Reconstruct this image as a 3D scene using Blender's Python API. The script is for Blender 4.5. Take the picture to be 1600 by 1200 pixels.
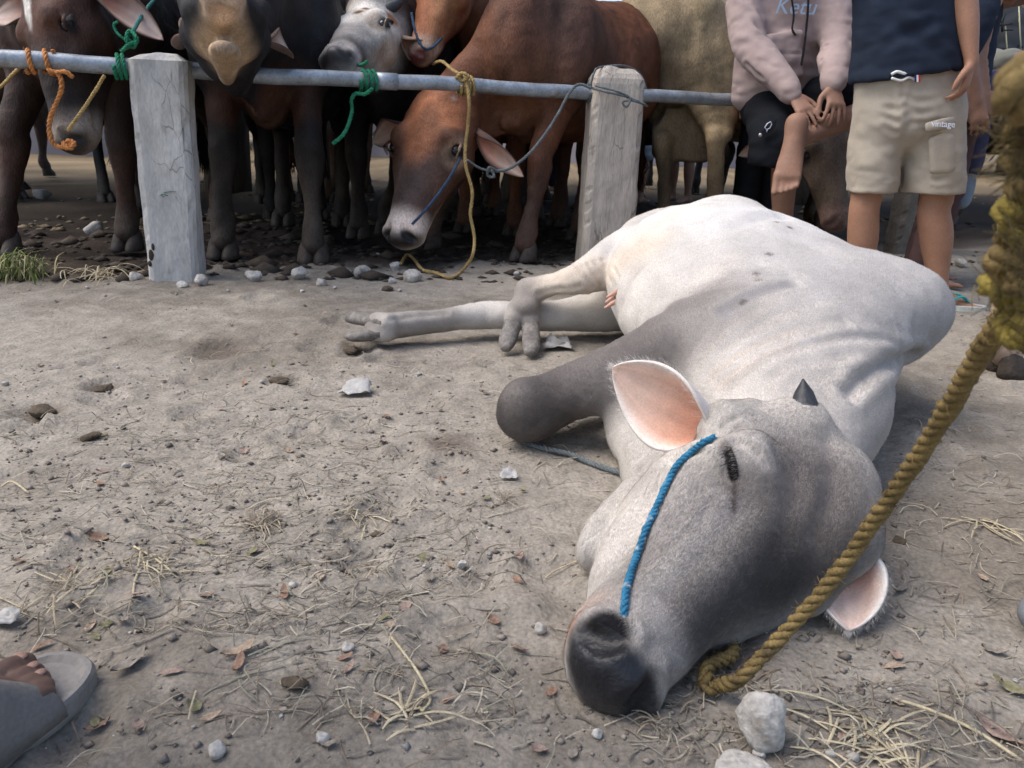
import bpy, math, random
import numpy as np
from mathutils import Vector, Matrix
for o in list(bpy.data.objects): bpy.data.objects.remove(o)
SC = bpy.context.scene
COL = SC.collection
rng = np.random.default_rng(7); random.seed(7)
R_ = math.radians

# ------------------------------------------------------------------ camera
CAM_H, PITCH, ROLL, FPX = .68, R_(18.4), R_(2.0), 1208.0
cam = bpy.data.cameras.new('camera'); camo = bpy.data.objects.new('camera', cam); COL.objects.link(camo)
cam.sensor_width = 36; cam.lens = FPX/1600*36; cam.clip_start = .02; cam.clip_end = 500
fw = Vector((0, math.cos(PITCH), -math.sin(PITCH))); up0 = Vector((0, math.sin(PITCH), math.cos(PITCH))); rt0 = Vector((1, 0, 0))
cr, sr = math.cos(ROLL), math.sin(ROLL)
rt = rt0*cr + up0*sr; up = up0*cr - rt0*sr
camo.matrix_world = Matrix(((rt.x, up.x, -fw.x, 0), (rt.y, up.y, -fw.y, 0), (rt.z, up.z, -fw.z, CAM_H), (0, 0, 0, 1)))
cam.dof.use_dof = True; cam.dof.focus_distance = 1.7; cam.dof.aperture_fstop = 13
SC.camera = camo

# ------------------------------------------------------------------ light
world = bpy.data.worlds.new('World'); SC.world = world; world.use_nodes = True
wn = world.node_tree; bg = wn.nodes['Background']
sky = wn.nodes.new('ShaderNodeTexSky'); sky.sky_type = 'NISHITA'; sky.sun_disc = False
SUN_EL, SUN_AZ = R_(58), R_(-95)           # azimuth measured from +Y towards +X
sky.sun_elevation = SUN_EL; sky.sun_rotation = SUN_AZ
sky.air_density = 1.0; sky.dust_density = 3.0; sky.ozone_density = 1.0
wn.links.new(sky.outputs[0], bg.inputs[0]); bg.inputs[1].default_value = .15
sl = bpy.data.lights.new('sun', 'SUN'); sl.energy = 1.3; sl.angle = R_(45); sl.color = (1, .975, .94)
so = bpy.data.objects.new('sun', sl); COL.objects.link(so)
sd = Vector((math.sin(SUN_AZ)*math.cos(SUN_EL), math.cos(SUN_AZ)*math.cos(SUN_EL), math.sin(SUN_EL)))
so.rotation_euler = (-sd).to_track_quat('-Z', 'Y').to_euler(); so.location = sd*20
vs = SC.view_settings; vs.view_transform = 'Standard'; vs.look = 'None'; vs.gamma = 1; vs.exposure = 0.86; vs.use_curve_mapping = False

# ------------------------------------------------------------------ helpers: points
V3 = lambda *a: np.array(a, float)
def ray(px, py):
    x, y = (px-800)/FPX, -(py-600)/FPX
    xr, yr = x*cr-y*sr, x*sr+y*cr
    return np.array([xr, math.cos(PITCH)+yr*math.sin(PITCH), -math.sin(PITCH)+yr*math.cos(PITCH)])
def W(px, py, z=0.):           # photo pixel -> point at height z
    d = ray(px, py); return V3(0, 0, CAM_H)+d*((z-CAM_H)/d[2])
def D(px, py, Y):              # photo pixel -> point at distance Y
    d = ray(px, py); return V3(0, 0, CAM_H)+d*(Y/d[1])
def nrm(v): v = np.asarray(v, float); return v/(np.linalg.norm(v)+1e-12)
def spline(P, n):              # Catmull-Rom through rows of P, n rows out
    P = np.asarray(P, float); m = len(P)
    if m < 3:
        t = np.linspace(0, 1, n)[:, None]; return P[0]*(1-t)+P[-1]*t
    Q = np.vstack([2*P[0]-P[1], P, 2*P[-1]-P[-2]])
    t = np.linspace(0, m-1-1e-9, n); i = t.astype(int); f = (t-i)[:, None]
    a, b, c, d = Q[i], Q[i+1], Q[i+2], Q[i+3]
    return .5*((2*b)+(c-a)*f+(2*a-5*b+4*c-d)*f**2+(3*b-a-3*c+d)*f**3)

# ------------------------------------------------------------------ helpers: numpy noise
_perm = rng.permutation(4096)
def _hash(ix, iy, iz): return _perm[(_perm[(_perm[ix & 4095]+iy) & 4095]+iz) & 4095]/4096.0
def vnoise(p, s):
    q = np.asarray(p)*s; i = np.floor(q).astype(int); f = q-i; f = f*f*(3-2*f); r = 0
    for dx in (0, 1):
        for dy in (0, 1):
            for dz in (0, 1):
                w = (f[:, 0] if dx else 1-f[:, 0])*(f[:, 1] if dy else 1-f[:, 1])*(f[:, 2] if dz else 1-f[:, 2])
                r = r+w*_hash(i[:, 0]+dx, i[:, 1]+dy, i[:, 2]+dz)
    return r*2-1
def fbm(p, s, o=3):
    r = 0; a = 1
    for k in range(o): r = r+a*vnoise(p+k*17.3, s); s *= 2.1; a *= .5
    return r
def sstep(x, a, b):
    t = np.clip((x-a)/(b-a), 0, 1); return t*t*(3-2*t)

# ------------------------------------------------------------------ helpers: implicit surfaces for bodies
class Field:
    """Signed-distance grid: limbs and trunks are blended into it and it is meshed as ONE continuous skin."""
    def __init__(s, lo, hi, res):
        s.lo = np.asarray(lo, float); s.res = res
        n = np.ceil((np.asarray(hi)-s.lo)/res).astype(int)+1
        s.ax = [s.lo[k]+res*np.arange(n[k]) for k in range(3)]
        s.d = np.full(n, 9., np.float32)
    def _sl(s, lo, hi):
        a = [max(0, int(math.floor((lo[k]-s.lo[k])/s.res))) for k in range(3)]
        b = [min(len(s.ax[k]), int(math.ceil((hi[k]-s.lo[k])/s.res))+1) for k in range(3)]
        if any(b[k] <= a[k] for k in range(3)): return None
        return tuple(slice(a[k], b[k]) for k in range(3))
    def _lin(s, sl, v, o):
        x, y, z = (s.ax[k][sl[k]]-o[k] for k in range(3))
        return (x*v[0])[:, None, None]+(y*v[1])[None, :, None]+(z*v[2])[None, None, :]
    def _seg(s, sl, a, b, ua, va, ub, vb, up):
        ab = b-a; L = np.linalg.norm(ab); T = ab/L if L > 1e-6 else nrm(np.cross(up, V3(.3, .5, .2))); L = max(L, 1e-6)
        U = up-T*(up@T); U = nrm(U); Wv = np.cross(T, U)
        h = s._lin(sl, T, a); t = np.clip(h/L, 0, 1); w = h-t*L
        ru = ua+(ub-ua)*t; rv = va+(vb-va)*t; rw = np.minimum(ru, rv)
        x = s._lin(sl, Wv, a)/ru; y = s._lin(sl, U, a)/rv; z = w/rw
        k0 = np.sqrt(x*x+y*y+z*z); k1 = np.sqrt((x/ru)**2+(y/rv)**2+(z/rw)**2)+1e-6
        return (k0*(k0-1)/k1).astype(np.float32)
    def mix(s, sl, new, k, sub=False):
        old = s.d[sl]
        if sub: old = -old
        h = np.maximum(k-np.abs(old-new), 0)/k if k > 0 else 0
        r = np.minimum(old, new)-h*h*k*.25
        s.d[sl] = -r if sub else r
    def loft(s, rows, k=.04, up=(0, 0, 1), n=None, sub=False):
        """rows: x,y,z, half-width, half-height (along up)."""
        rows = np.asarray([list(r)+[r[3]]*(5-len(r)) for r in rows], float)
        if len(rows) == 1: rows = np.vstack([rows, rows+np.array([1e-5, 0, 0, 0, 0])])
        if n is None: n = 1+(len(rows)-1)*(3 if len(rows) > 2 else 1)
        S = spline(rows, n); S[:, 3:] = np.maximum(S[:, 3:], .002)
        m = k+2*s.res; rad = S[:, 3:].max(1)[:, None]
        sl = s._sl((S[:, :3]-rad).min(0)-m, (S[:, :3]+rad).max(0)+m)
        if sl is None: return
        tmp = np.full(s.d[sl].shape, 9., np.float32); up = np.asarray(up, float)
        for i in range(n-1):
            r = max(S[i, 3:].max(), S[i+1, 3:].max())+m
            g = s._sl(np.minimum(S[i, :3], S[i+1, :3])-r, np.maximum(S[i, :3], S[i+1, :3])+r)
            if g is None: continue
            q = tuple(slice(g[j].start-sl[j].start, g[j].stop-sl[j].start) for j in range(3))
            q = tuple(slice(max(0, c.start), max(0, min(c.stop, tmp.shape[j]))) for j, c in enumerate(q))
            g = tuple(slice(q[j].start+sl[j].start, q[j].stop+sl[j].start) for j in range(3))
            if any(c.stop <= c.start for c in q): continue
            tmp[q] = np.minimum(tmp[q], s._seg(g, S[i, :3], S[i+1, :3], S[i, 3], S[i, 4], S[i+1, 3], S[i+1, 4], up))
        s.mix(sl, tmp, k, sub)
    def ball(s, c, r, k=.03, sub=False, up=(0, 0, 1), fwd=None, rl=None):
        """ellipsoid: r half-width, or (w,h) with a length rl along fwd."""
        c = np.asarray(c, float)
        if fwd is None: s.loft([(*c, r)], k, up, sub=sub)
        else:
            f = nrm(fwd); w, h = r if isinstance(r, (tuple, list)) else (r, r); e = max(rl-min(w, h), 1e-4)
            s.loft([(*(c-f*e), w*.8, h*.8), (*c, w, h), (*(c+f*e), w*.8, h*.8)], k, up, n=5, sub=sub)
    def clip(s, p, nrm_, k=.0):        # cut away everything on the side the normal points to
        sl = tuple(slice(0, len(a)) for a in s.ax); s.d = np.maximum(s.d, s._lin(sl, nrm(nrm_), np.asarray(p)).astype(np.float32))
    def mesh(s, smooth=1, floor=None):
        d = s.d
        if floor is not None: d = np.maximum(d, (floor-s.ax[2])[None, None, :].astype(np.float32))
        d[0], d[-1] = 9, 9; d[:, 0], d[:, -1] = 9, 9; d[:, :, 0], d[:, :, -1] = 9, 9
        neg = d < 0; c = neg.astype(np.int8)
        n = [k-1 for k in d.shape]
        cnt = sum(c[i:i+n[0], j:j+n[1], k:k+n[2]] for i in (0, 1) for j in (0, 1) for k in (0, 1))
        I = np.argwhere((cnt > 0) & (cnt < 8)); idx = np.full(n, -1, np.int32); idx[tuple(I.T)] = np.arange(len(I))
        acc = np.zeros((len(I), 3)); num = np.zeros(len(I))
        cor = [(i, j, k) for i in (0, 1) for j in (0, 1) for k in (0, 1)]
        for a in cor:
            for axs in range(3):
                if a[axs]: continue
                b = list(a); b[axs] = 1
                da = d[tuple((I+a).T)]; db = d[tuple((I+b).T)]; m = (da < 0) != (db < 0)
                t = np.where(m, da/(da-db+1e-12), 0); p = np.tile(np.array(a, float), (len(I), 1)); p[:, axs] += t
                acc += p*m[:, None]; num += m
        v = (I+acc/np.maximum(num, 1)[:, None])*s.res+s.lo
        quads = []
        for axs in range(3):
            A = [slice(None)]*3; B = [slice(None)]*3; A[axs] = slice(0, -1); B[axs] = slice(1, None)
            E = np.argwhere(neg[tuple(A)] != neg[tuple(B)]); o1, o2 = [(1, 2), (2, 0), (0, 1)][axs]
            E = E[(E[:, o1] > 0) & (E[:, o2] > 0)]
            f = neg[tuple(E.T)]; e1 = np.zeros(3, int); e1[o1] = 1; e2 = np.zeros(3, int); e2[o2] = 1
            q = np.stack([idx[tuple((E-e1-e2).T)], idx[tuple((E-e2).T)], idx[tuple(E.T)], idx[tuple((E-e1).T)]], 1)
            q[~f] = q[~f][:, ::-1]; quads.append(q)
        q = np.vstack(quads); q = q[(q >= 0).all(1)]
        for _ in range(smooth):
            a = np.zeros_like(v); w = np.zeros(len(v))
            for i, j in ((0, 1), (1, 2), (2, 3), (3, 0)):
                np.add.at(a, q[:, i], v[q[:, j]]); np.add.at(a, q[:, j], v[q[:, i]])
                np.add.at(w, q[:, i], 1); np.add.at(w, q[:, j], 1)
            v = v*.5+.5*a/np.maximum(w, 1)[:, None]
        return v, q
def refine(v, q, sel, it=2):
    """split the selected quads 1:4 (finer skin where detail is needed)"""
    qs, keep = q[sel], q[~sel]; n = len(v)
    e = np.sort(np.stack([qs, np.roll(qs, -1, 1)], -1).reshape(-1, 2), 1); u, inv, cnt = np.unique(e, axis=0, return_inverse=True, return_counts=True); inv = inv.reshape(-1, 4)
    mid = v[u].mean(1); cen = v[qs].mean(1); V = np.vstack([v, mid, cen]); c = n+len(u)+np.arange(len(qs)); m = n+inv
    Q = np.vstack([np.stack([qs[:, k], m[:, k], c, m[:, k-1]], 1) for k in range(4)]); fixed = np.ones(len(V), bool); fixed[n:] = False; fixed[n+np.where(cnt == 1)[0]] = True
    inner = np.ones(n, bool); inner[u[cnt == 1].ravel()] = False; used = np.zeros(n, bool); used[qs.ravel()] = True; fixed[:n] = ~(inner & used)
    for _ in range(it):
        a = np.zeros_like(V); w = np.zeros(len(V))
        for i, j in ((0, 1), (1, 2), (2, 3), (3, 0)):
            np.add.at(a, Q[:, i], V[Q[:, j]]); np.add.at(a, Q[:, j], V[Q[:, i]]); np.add.at(w, Q[:, i], 1); np.add.at(w, Q[:, j], 1)
        V = np.where(fixed[:, None], V, V*.5+.5*a/np.maximum(w, 1)[:, None])
    return V, np.vstack([keep, Q])
def vnormals(v, q):
    n = np.cross(v[q[:, 2]]-v[q[:, 0]], v[q[:, 3]]-v[q[:, 1]]); r = np.zeros_like(v)
    for k in range(4): np.add.at(r, q[:, k], n)
    return r/(np.linalg.norm(r, axis=1)[:, None]+1e-12)
def pdist(v, pts, n=40):       # distance of every vertex to a curve
    S = spline(pts, n); best = np.full(len(v), 9.)
    lo, hi = S.min(0)-.15, S.max(0)+.15; m = ((v > lo) & (v < hi)).all(1); u = v[m]; b = best[m]
    for i in range(n-1):
        ab = S[i+1]-S[i]; t = np.clip(((u-S[i])@ab)/(ab@ab+1e-12), 0, 1); b = np.minimum(b, np.linalg.norm(u-S[i]-t[:, None]*ab, axis=1))
    best[m] = b; return best

# ------------------------------------------------------------------ helpers: objects
def mesh_obj(name, v, f, mat=None, parent=None, col=None, smooth=True):
    me = bpy.data.meshes.new(name)
    if len(f) and len(set(map(len, f))) == 1:
        f = np.asarray(f)
        k = f.shape[1]; me.vertices.add(len(v)); me.vertices.foreach_set('co', np.asarray(v, np.float32).ravel())
        me.loops.add(f.size); me.loops.foreach_set('vertex_index', f.ravel().astype(np.int32))
        me.polygons.add(len(f)); me.polygons.foreach_set('loop_start', np.arange(0, f.size, k, dtype=np.int32))
        me.update(calc_edges=True)
    else: me.from_pydata([tuple(map(float, p)) for p in v], [], [tuple(map(int, q)) for q in f])
    if smooth: me.polygons.foreach_set('use_smooth', np.ones(len(me.polygons), bool))
    if col is not None:
        at = me.color_attributes.new('Col', 'FLOAT_COLOR', 'POINT')
        at.data.foreach_set('color', np.hstack([np.clip(col, 0, 1), np.ones((len(v), 1))]).astype(np.float32).ravel())
    o = bpy.data.objects.new(name, me); COL.objects.link(o)
    if mat: me.materials.append(mat)
    if parent is not None: put(o, parent)
    return o
def put(o, parent):            # parent, keeping the world place of o
    o.parent = parent; o.matrix_parent_inverse = Matrix.Translation(parent.location).inverted() if parent.type == 'EMPTY' else parent.matrix_world.inverted()
def tag(o, label, cat, group=None, kind=None):
    if label: o['label'] = label
    if cat: o['category'] = cat
    if group: o['group'] = group
    if kind: o['kind'] = kind
    return o
def thing(name, loc, label, cat, group=None):
    e = bpy.data.objects.new(name, None); COL.objects.link(e); e.location = Vector([float(c) for c in loc]); e.empty_display_size = .1
    return tag(e, label, cat, group)
class MB:                      # small mesh collector
    def __init__(s): s.v = []; s.f = []
    def add(s, v, f): o = len(s.v); s.v += [tuple(map(float, p)) for p in v]; s.f += [tuple(int(i)+o for i in q) for q in f]
    def tube(s, P, r, m=8, cap=True, flat=1., up=(0, 0, 1)):
        P = np.asarray(P, float); n = len(P); r = np.broadcast_to(r, (n,)); T = np.gradient(P, axis=0); T /= np.linalg.norm(T, axis=1)[:, None]+1e-12
        U = np.asarray(up, float); U = U-T[0]*(U@T[0]); 
        if np.linalg.norm(U) < .05: U = np.cross(T[0], V3(1, .3, 0))
        U = nrm(U); v = []
        for i in range(n):
            U = nrm(U-T[i]*(U@T[i])); Bv = np.cross(T[i], U)
            for j in range(m):
                a = 2*math.pi*j/m; v.append(P[i]+r[i]*(math.cos(a)*Bv+flat*math.sin(a)*U))
        f = [(i*m+j, i*m+(j+1) % m, (i+1)*m+(j+1) % m, (i+1)*m+j) for i in range(n-1) for j in range(m)]
        if cap:
            v += [P[0], P[-1]]; a, b = n*m, n*m+1
            f += [(a, (j+1) % m, j) for j in range(m)]+[(b, (n-1)*m+j, (n-1)*m+(j+1) % m) for j in range(m)]
        s.add(v, f)
    def obj(s, name, mat, parent=None, smooth=True): return mesh_obj(name, s.v, s.f, mat, parent, smooth=smooth)
def rope(name, pts, r, mat, parent=None, strands=3, pitch=None, n=None, fuzz=0, m=6):
    """Laid rope: helical strands round a smooth curve, with loose fibres."""
    S = spline(pts, 200); L = np.linalg.norm(np.diff(S, axis=0), axis=1).sum(); pitch = pitch or r*5.5
    n = n or int(min(900, max(24, L/(pitch/9)))); S = spline(pts, max(n, 4)); mb = MB()
    T = np.gradient(S, axis=0); T /= np.linalg.norm(T, axis=1)[:, None]+1e-12
    U = nrm(np.cross(T[0], V3(.3, .2, 1))); Us = []
    for i in range(n): U = nrm(U-T[i]*(U@T[i])); Us.append(U)
    Us = np.array(Us); Bs = np.cross(T, Us); s = np.r_[0, np.cumsum(np.linalg.norm(np.diff(S, axis=0), axis=1))]
    for k in range(strands):
        a = 2*math.pi*(s/pitch+k/strands); wob = 1+.10*np.sin(s/r*.9+k*2)*np.sin(s/r*.37+k)+.05*rng.normal(size=n); mb.tube(S+(np.cos(a)[:, None]*Us+np.sin(a)[:, None]*Bs)*(r*.5*wob)[:, None], r*.53*wob, m)
    for _ in range(fuzz):
        i = random.randrange(n); d = nrm(rng.normal(size=3)+T[i]*random.choice((-1, 1))); p = S[i]+nrm(np.cross(T[i], d))*r*.8
        q = p+d*r*random.uniform(.8, 2.2); mb.tube([p, (p+q)/2+rng.normal(size=3)*r*.25, q], r*.035, 3)
    return mb.obj(name, mat, parent)

def coat_hair(name, v, q, n, col, N, wgt, dfn, L, wd, mtl, parent, lift=.35):
    """short lying hairs: one thin two-piece blade each, coloured like the skin beneath."""
    c = v[q].mean(1); a = np.linalg.norm(np.cross(v[q[:, 2]]-v[q[:, 0]], v[q[:, 3]]-v[q[:, 1]]), axis=1)*wgt(c, n[q].mean(1)); i = rng.choice(len(q), N, p=a/a.sum())
    u, w = rng.random((N, 1)), rng.random((N, 1)); Q = q[i]; bil = lambda A: A[Q[:, 0]]*(1-u)*(1-w)+A[Q[:, 1]]*u*(1-w)+A[Q[:, 2]]*u*w+A[Q[:, 3]]*(1-u)*w
    p, nn, cc = bil(v), bil(n), bil(col); nn /= np.linalg.norm(nn, axis=1)[:, None]+1e-9
    d = dfn(p)+rng.normal(size=(N, 3))*.22; d -= nn*(d*nn).sum(1)[:, None]; d /= np.linalg.norm(d, axis=1)[:, None]+1e-9
    l = L*rng.uniform(.6, 1.3, (N, 1)); s = np.cross(nn, d)*wd*.5; m = p+d*l*.5+nn*l*lift*.45; t = p+d*l+nn*l*lift*.55; b = p-nn*.0005
    V = np.stack([b-s, b+s, m+s*.8, m-s*.8, t], 1).reshape(-1, 3); k = np.arange(N)[:, None]*5
    F_ = np.vstack([np.hstack([k, k+1, k+2]), np.hstack([k, k+2, k+3]), np.hstack([k+3, k+2, k+4])]); cc = cc*rng.uniform(.75, 1.28, (N, 1))
    o = mesh_obj(name, V, F_, mtl, parent, col=np.repeat(cc, 5, 0)); o['kind'] = 'stuff'; return o

# ------------------------------------------------------------------ materials
def mat(name, color=(.5, .5, .5), rough=.8, attr=False, var=.15, vscale=12, fine=.1, fscale=180, bump=.15, bscale=120, bdist=.004, sheen=0, sss=0, spec=.3, metal=0, wear=None, stretch=None, rotz=0., cracks=None):
    m = bpy.data.materials.new(name); m.use_nodes = True; nt = m.node_tree; N = nt.nodes; L = nt.links; b = N['Principled BSDF']
    tc = N.new('ShaderNodeTexCoord'); src = tc.outputs['Object']
    if stretch:
        mp = N.new('ShaderNodeMapping'); mp.inputs['Scale'].default_value = stretch; mp.inputs['Rotation'].default_value = (0, 0, rotz); L.new(src, mp.inputs[0]); src = mp.outputs[0]
    def noise(sc, det=4):
        n = N.new('ShaderNodeTexNoise'); n.inputs['Scale'].default_value = sc; n.inputs['Detail'].default_value = det; L.new(src, n.inputs['Vector']); return n
    if attr:
        a = N.new('ShaderNodeVertexColor'); a.layer_name = 'Col'; c = a.outputs[0]
    else:
        a = N.new('ShaderNodeRGB'); a.outputs[0].default_value = (*color, 1); c = a.outputs[0]
    for sc, amt in ((vscale, var), (fscale, fine)):
        if amt <= 0: continue
        n = noise(sc); mr = N.new('ShaderNodeMapRange'); mr.inputs[1].default_value = .3; mr.inputs[2].default_value = .7; mr.inputs[3].default_value = 1-amt; mr.inputs[4].default_value = 1+amt
        L.new(n.outputs[0], mr.inputs[0]); mx = N.new('ShaderNodeVectorMath'); mx.operation = 'SCALE'; L.new(c, mx.inputs[0]); L.new(mr.outputs[0], mx.inputs['Scale']); c = mx.outputs[0]
    if wear:   # (colour, noise scale, threshold)
        n = noise(wear[1], 6); rp = N.new('ShaderNodeMapRange'); rp.inputs[1].default_value = wear[2]; rp.inputs[2].default_value = wear[2]+.12; L.new(n.outputs[0], rp.inputs[0])
        mx = N.new('ShaderNodeMix'); mx.data_type = 'RGBA'; L.new(rp.outputs[0], mx.inputs[0]); L.new(c, mx.inputs[6]); mx.inputs[7].default_value = (*wear[0], 1); c = mx.outputs[2]
    if cracks:   # (scale, width, colour)
        nz = noise(6, 3); mxv = N.new('ShaderNodeVectorMath'); mxv.operation = 'MULTIPLY_ADD'; mxv.inputs[1].default_value = (.09, .09, .09); L.new(nz.outputs['Color'], mxv.inputs[0]); L.new(src, mxv.inputs[2])
        vo = N.new('ShaderNodeTexVoronoi'); vo.feature = 'DISTANCE_TO_EDGE'; vo.inputs['Scale'].default_value = cracks[0]; L.new(mxv.outputs[0], vo.inputs['Vector']); n2 = noise(5, 3); sm = N.new('ShaderNodeMath'); sm.operation = 'MULTIPLY_ADD'; sm.inputs[1].default_value = .22; L.new(n2.outputs[0], sm.inputs[0]); sm.inputs[2].default_value = -.115; ad = N.new('ShaderNodeMath'); ad.operation = 'SUBTRACT'; L.new(vo.outputs['Distance'], ad.inputs[0]); L.new(sm.outputs[0], ad.inputs[1])
        rp = N.new('ShaderNodeMapRange'); rp.inputs[1].default_value = 0; rp.inputs[2].default_value = cracks[1]; rp.inputs[3].default_value = .55; rp.inputs[4].default_value = 0; L.new(ad.outputs[0], rp.inputs[0])
        mx = N.new('ShaderNodeMix'); mx.data_type = 'RGBA'; L.new(rp.outputs[0], mx.inputs[0]); L.new(c, mx.inputs[6]); mx.inputs[7].default_value = (*cracks[2], 1); c = mx.outputs[2]
    L.new(c, b.inputs['Base Color']); b.inputs['Roughness'].default_value = rough; b.inputs['Metallic'].default_value = metal
    b.inputs['Specular IOR Level'].default_value = spec
    if sheen: b.inputs['Sheen Weight'].default_value = sheen; b.inputs['Sheen Roughness'].default_value = .5
    if sss: b.inputs['Subsurface Weight'].default_value = sss; b.inputs['Subsurface Radius'].default_value = (1, .35, .2); b.inputs['Subsurface Scale'].default_value = .01
    if bump:
        n1 = noise(bscale, 6); bp = N.new('ShaderNodeBump'); bp.inputs['Strength'].default_value = bump; bp.inputs['Distance'].default_value = bdist
        L.new(n1.outputs[0], bp.inputs['Height']); L.new(bp.outputs[0], b.inputs['Normal'])
    return m
M_fur = mat('coat_fur', attr=True, rough=.85, var=.10, vscale=14, fine=.30, fscale=700, bump=.45, bscale=620, bdist=.003, sheen=.05, spec=.15, stretch=(1, .16, 1), rotz=R_(-22))
M_darkfur = mat('coat_fur_sleek', attr=True, rough=.62, var=.35, vscale=9, fine=.26, fscale=160, bump=.6, bscale=150, bdist=.006, sheen=0, spec=.22, stretch=(1, 1, .35))
M_ear = mat('ear_skin', attr=True, rough=.7, var=.08, vscale=30, fine=.1, fscale=300, bump=.3, bscale=250, bdist=.002, sheen=.1, sss=.25, spec=.25)
M_hoof = mat('hoof_horn', (.055, .043, .035), .7, var=.3, vscale=40, fine=.2, bump=.4, bscale=90)
M_hoofpale = mat('hoof_pale', (.27, .25, .23), .75, var=.3, vscale=40, fine=.2, bump=.4, bscale=90)
M_horn = mat('horn_dark', (.035, .037, .042), .5, var=.3, vscale=60, bump=.3, bscale=150, spec=.4)
M_nose = mat('moist_nose', attr=True, rough=.42, var=.15, vscale=60, fine=.2, fscale=200, bump=.5, bscale=170, bdist=.003, spec=.32)
def nose_faces(o, q, mask):
    o.data.materials.append(M_nose); o.data.polygons.foreach_set('material_index', mask[q].all(1).astype(np.int32))
M_hairc = mat('coat_hair', attr=True, rough=.6, var=0, fine=0, bump=0, spec=.2)
M_eye = mat('eye_wet', (.012, .010, .010), .12, var=0, fine=0, bump=0, spec=.6)
M_lash = mat('eyelash', (.015, .012, .012), .7, var=0, fine=0, bump=0)
# ------------------------------------------------------------------ cattle: shared head
class Frame:
    """Head frame: a = poll towards nose, n = out of the forehead, s = the animal's left."""
    def __init__(f, o, a, n, sc=1.):
        f.o = np.asarray(o, float); f.a = nrm(a); n = np.asarray(n, float); f.n = nrm(n-f.a*(n@f.a)); f.s = np.cross(f.a, f.n)*-1; f.sc = sc
        f.M = np.stack([f.a, f.n, f.s], 1)
    def __call__(f, a, n, s): return f.o+f.M@(np.array([a, n, s])*f.sc)
    def loc(f, v): return ((v-f.o)@f.M)/f.sc
    def d(f, a, n, s): return nrm(f.M@np.array([a, n, s], float))
def head_sdf(F, f, bull=0., k=.03, mouth=0., fat=1., eyes=True):
    S = f.sc; r = lambda rows: [(*f(x, n, s), w*S, h*S) for x, n, s, w, h in rows]
    w = 1+.12*bull
    F.loft(r([(-.03, -.035, 0, .07*w, .055), (.03, -.03, 0, .098*w, .082), (.11, -.035, 0, .108*w, .098), (.19, -.035, 0, .100*w, .097), (.27, -.028, 0, .078*w, .086), (.35, -.018, 0, .062*w, .073), (.42, -.012, 0, .058*w, .063), (.462, -.012, 0, .058*w, .056)]), k, f.n)
    # muzzle pad, lips and jaw
    F.ball(f(.47, .008, 0), (.062*w*S, .034*S), .02*S, up=f.n, fwd=f.a, rl=.035*S)
    jo = mouth*.05
    F.loft(r([(.06, -.11, 0, .062*fat, .06), (.13, -.135, 0, .066*fat, .06), (.22, -.125-jo*.4, 0, .056*fat, .056), (.33, -.085-jo*.8, 0, .042, .036), (.41, -.066-jo*1.1, 0, .040, .026), (.445, -.056-jo*1.2, 0, .036, .02)]), .028*S, f.n)
    for e in (1, -1):
        F.ball(f(.145, .032, .080*e*w), .03*S, .05*S)                                  # brow
        F.loft([(*f(.20, -.02, .092*e*w), .022*S), (*f(.30, -.02, .068*e), .018*S)], .03*S)    # cheek crest
        F.ball(f(.17, -.085, .075*e*fat), .05*S, .05*S)                                     # masseter
        if not eyes: F.ball(f(.178, .012, .094*e*w), .030*S, .02*S)
        else: F.ball(f(.175, .015, .109*e*w), .021*S, .012*S, sub=True)                       # socket
        ec = f(.176, .013, .099*e*w)
        for sg, hh in ((1, .018), (-1, -.014)) if eyes else ():                                        # lids
            F.loft([(*f(.152, .013+hh*.2, .107*e*w), .0055*S), (*f(.176, .013+hh*1.05, .116*e*w), .007*S), (*f(.203, .006+hh*.2, .103*e*w), .0055*S)], .008*S)
        F.loft([(*f(.492, .010, .018*e), .011*S), (*f(.488, .034, .014*e), .013*S), (*f(.455, .046, .022*e), .010*S)], .020*S)
        F.loft([(*f(.466, .052, .026*e), .0105*S), (*f(.488, .036, .040*e), .0170*S), (*f(.488, .010, .052*e), .010*S)], .008*S, sub=True)   # nostril
    # mouth line
    F.loft([(*f(.36, -.048, .058), .005*S), (*f(.44, -.040, .050), .005*S), (*f(.486, -.036, .02), .005*S), (*f(.488, -.036, -.02), .005*S), (*f(.44, -.040, -.050), .005*S), (*f(.36, -.048, -.058), .005*S)], .012*S, sub=True)
    if mouth > 0:
        F.ball(f(.455, -.047-jo*.4, 0), (.036*S, .012*S+jo*.2*S), .012*S, up=f.n, fwd=f.a, rl=.05*S, sub=True)
def eye_parts(f, e, w, parent, lash=True, closed=.0):
    c = f(.176, .012, .0965*w*e); r = .0195*f.sc
    u, v = np.mgrid[0:math.pi:9j, 0:2*math.pi:13j]
    p = c+r*np.stack([np.sin(u)*np.cos(v), np.sin(u)*np.sin(v), np.cos(u)], -1).reshape(-1, 3)
    q = [(i*13+j, i*13+j+1, (i+1)*13+j+1, (i+1)*13+j) for i in range(8) for j in range(12)]
    ey = mesh_obj('eye', p, q, M_eye, parent)
    if lash:
        mb = MB()
        for t in np.linspace(0, 1, 26):
            a = .155+.046*t; b = .013+.0185*math.sin(math.pi*t)*(1-closed)+.002
            p0 = f(a, b, (.1165-.012*abs(t-.5))*w*e); p1 = p0+f.d(.15*(t-.5), -.55, .8*e)*.019*f.sc*(.6+.5*math.sin(math.pi*t)); p2 = p1+f.d(.1*(t-.5), -.9, .25*e)*.010*f.sc
            mb.tube([p0, p1, p2], [.0011*f.sc, .0009*f.sc, .0003*f.sc], 4)
        mb.obj('eyelashes', M_lash, ey)
    return ey
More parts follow.
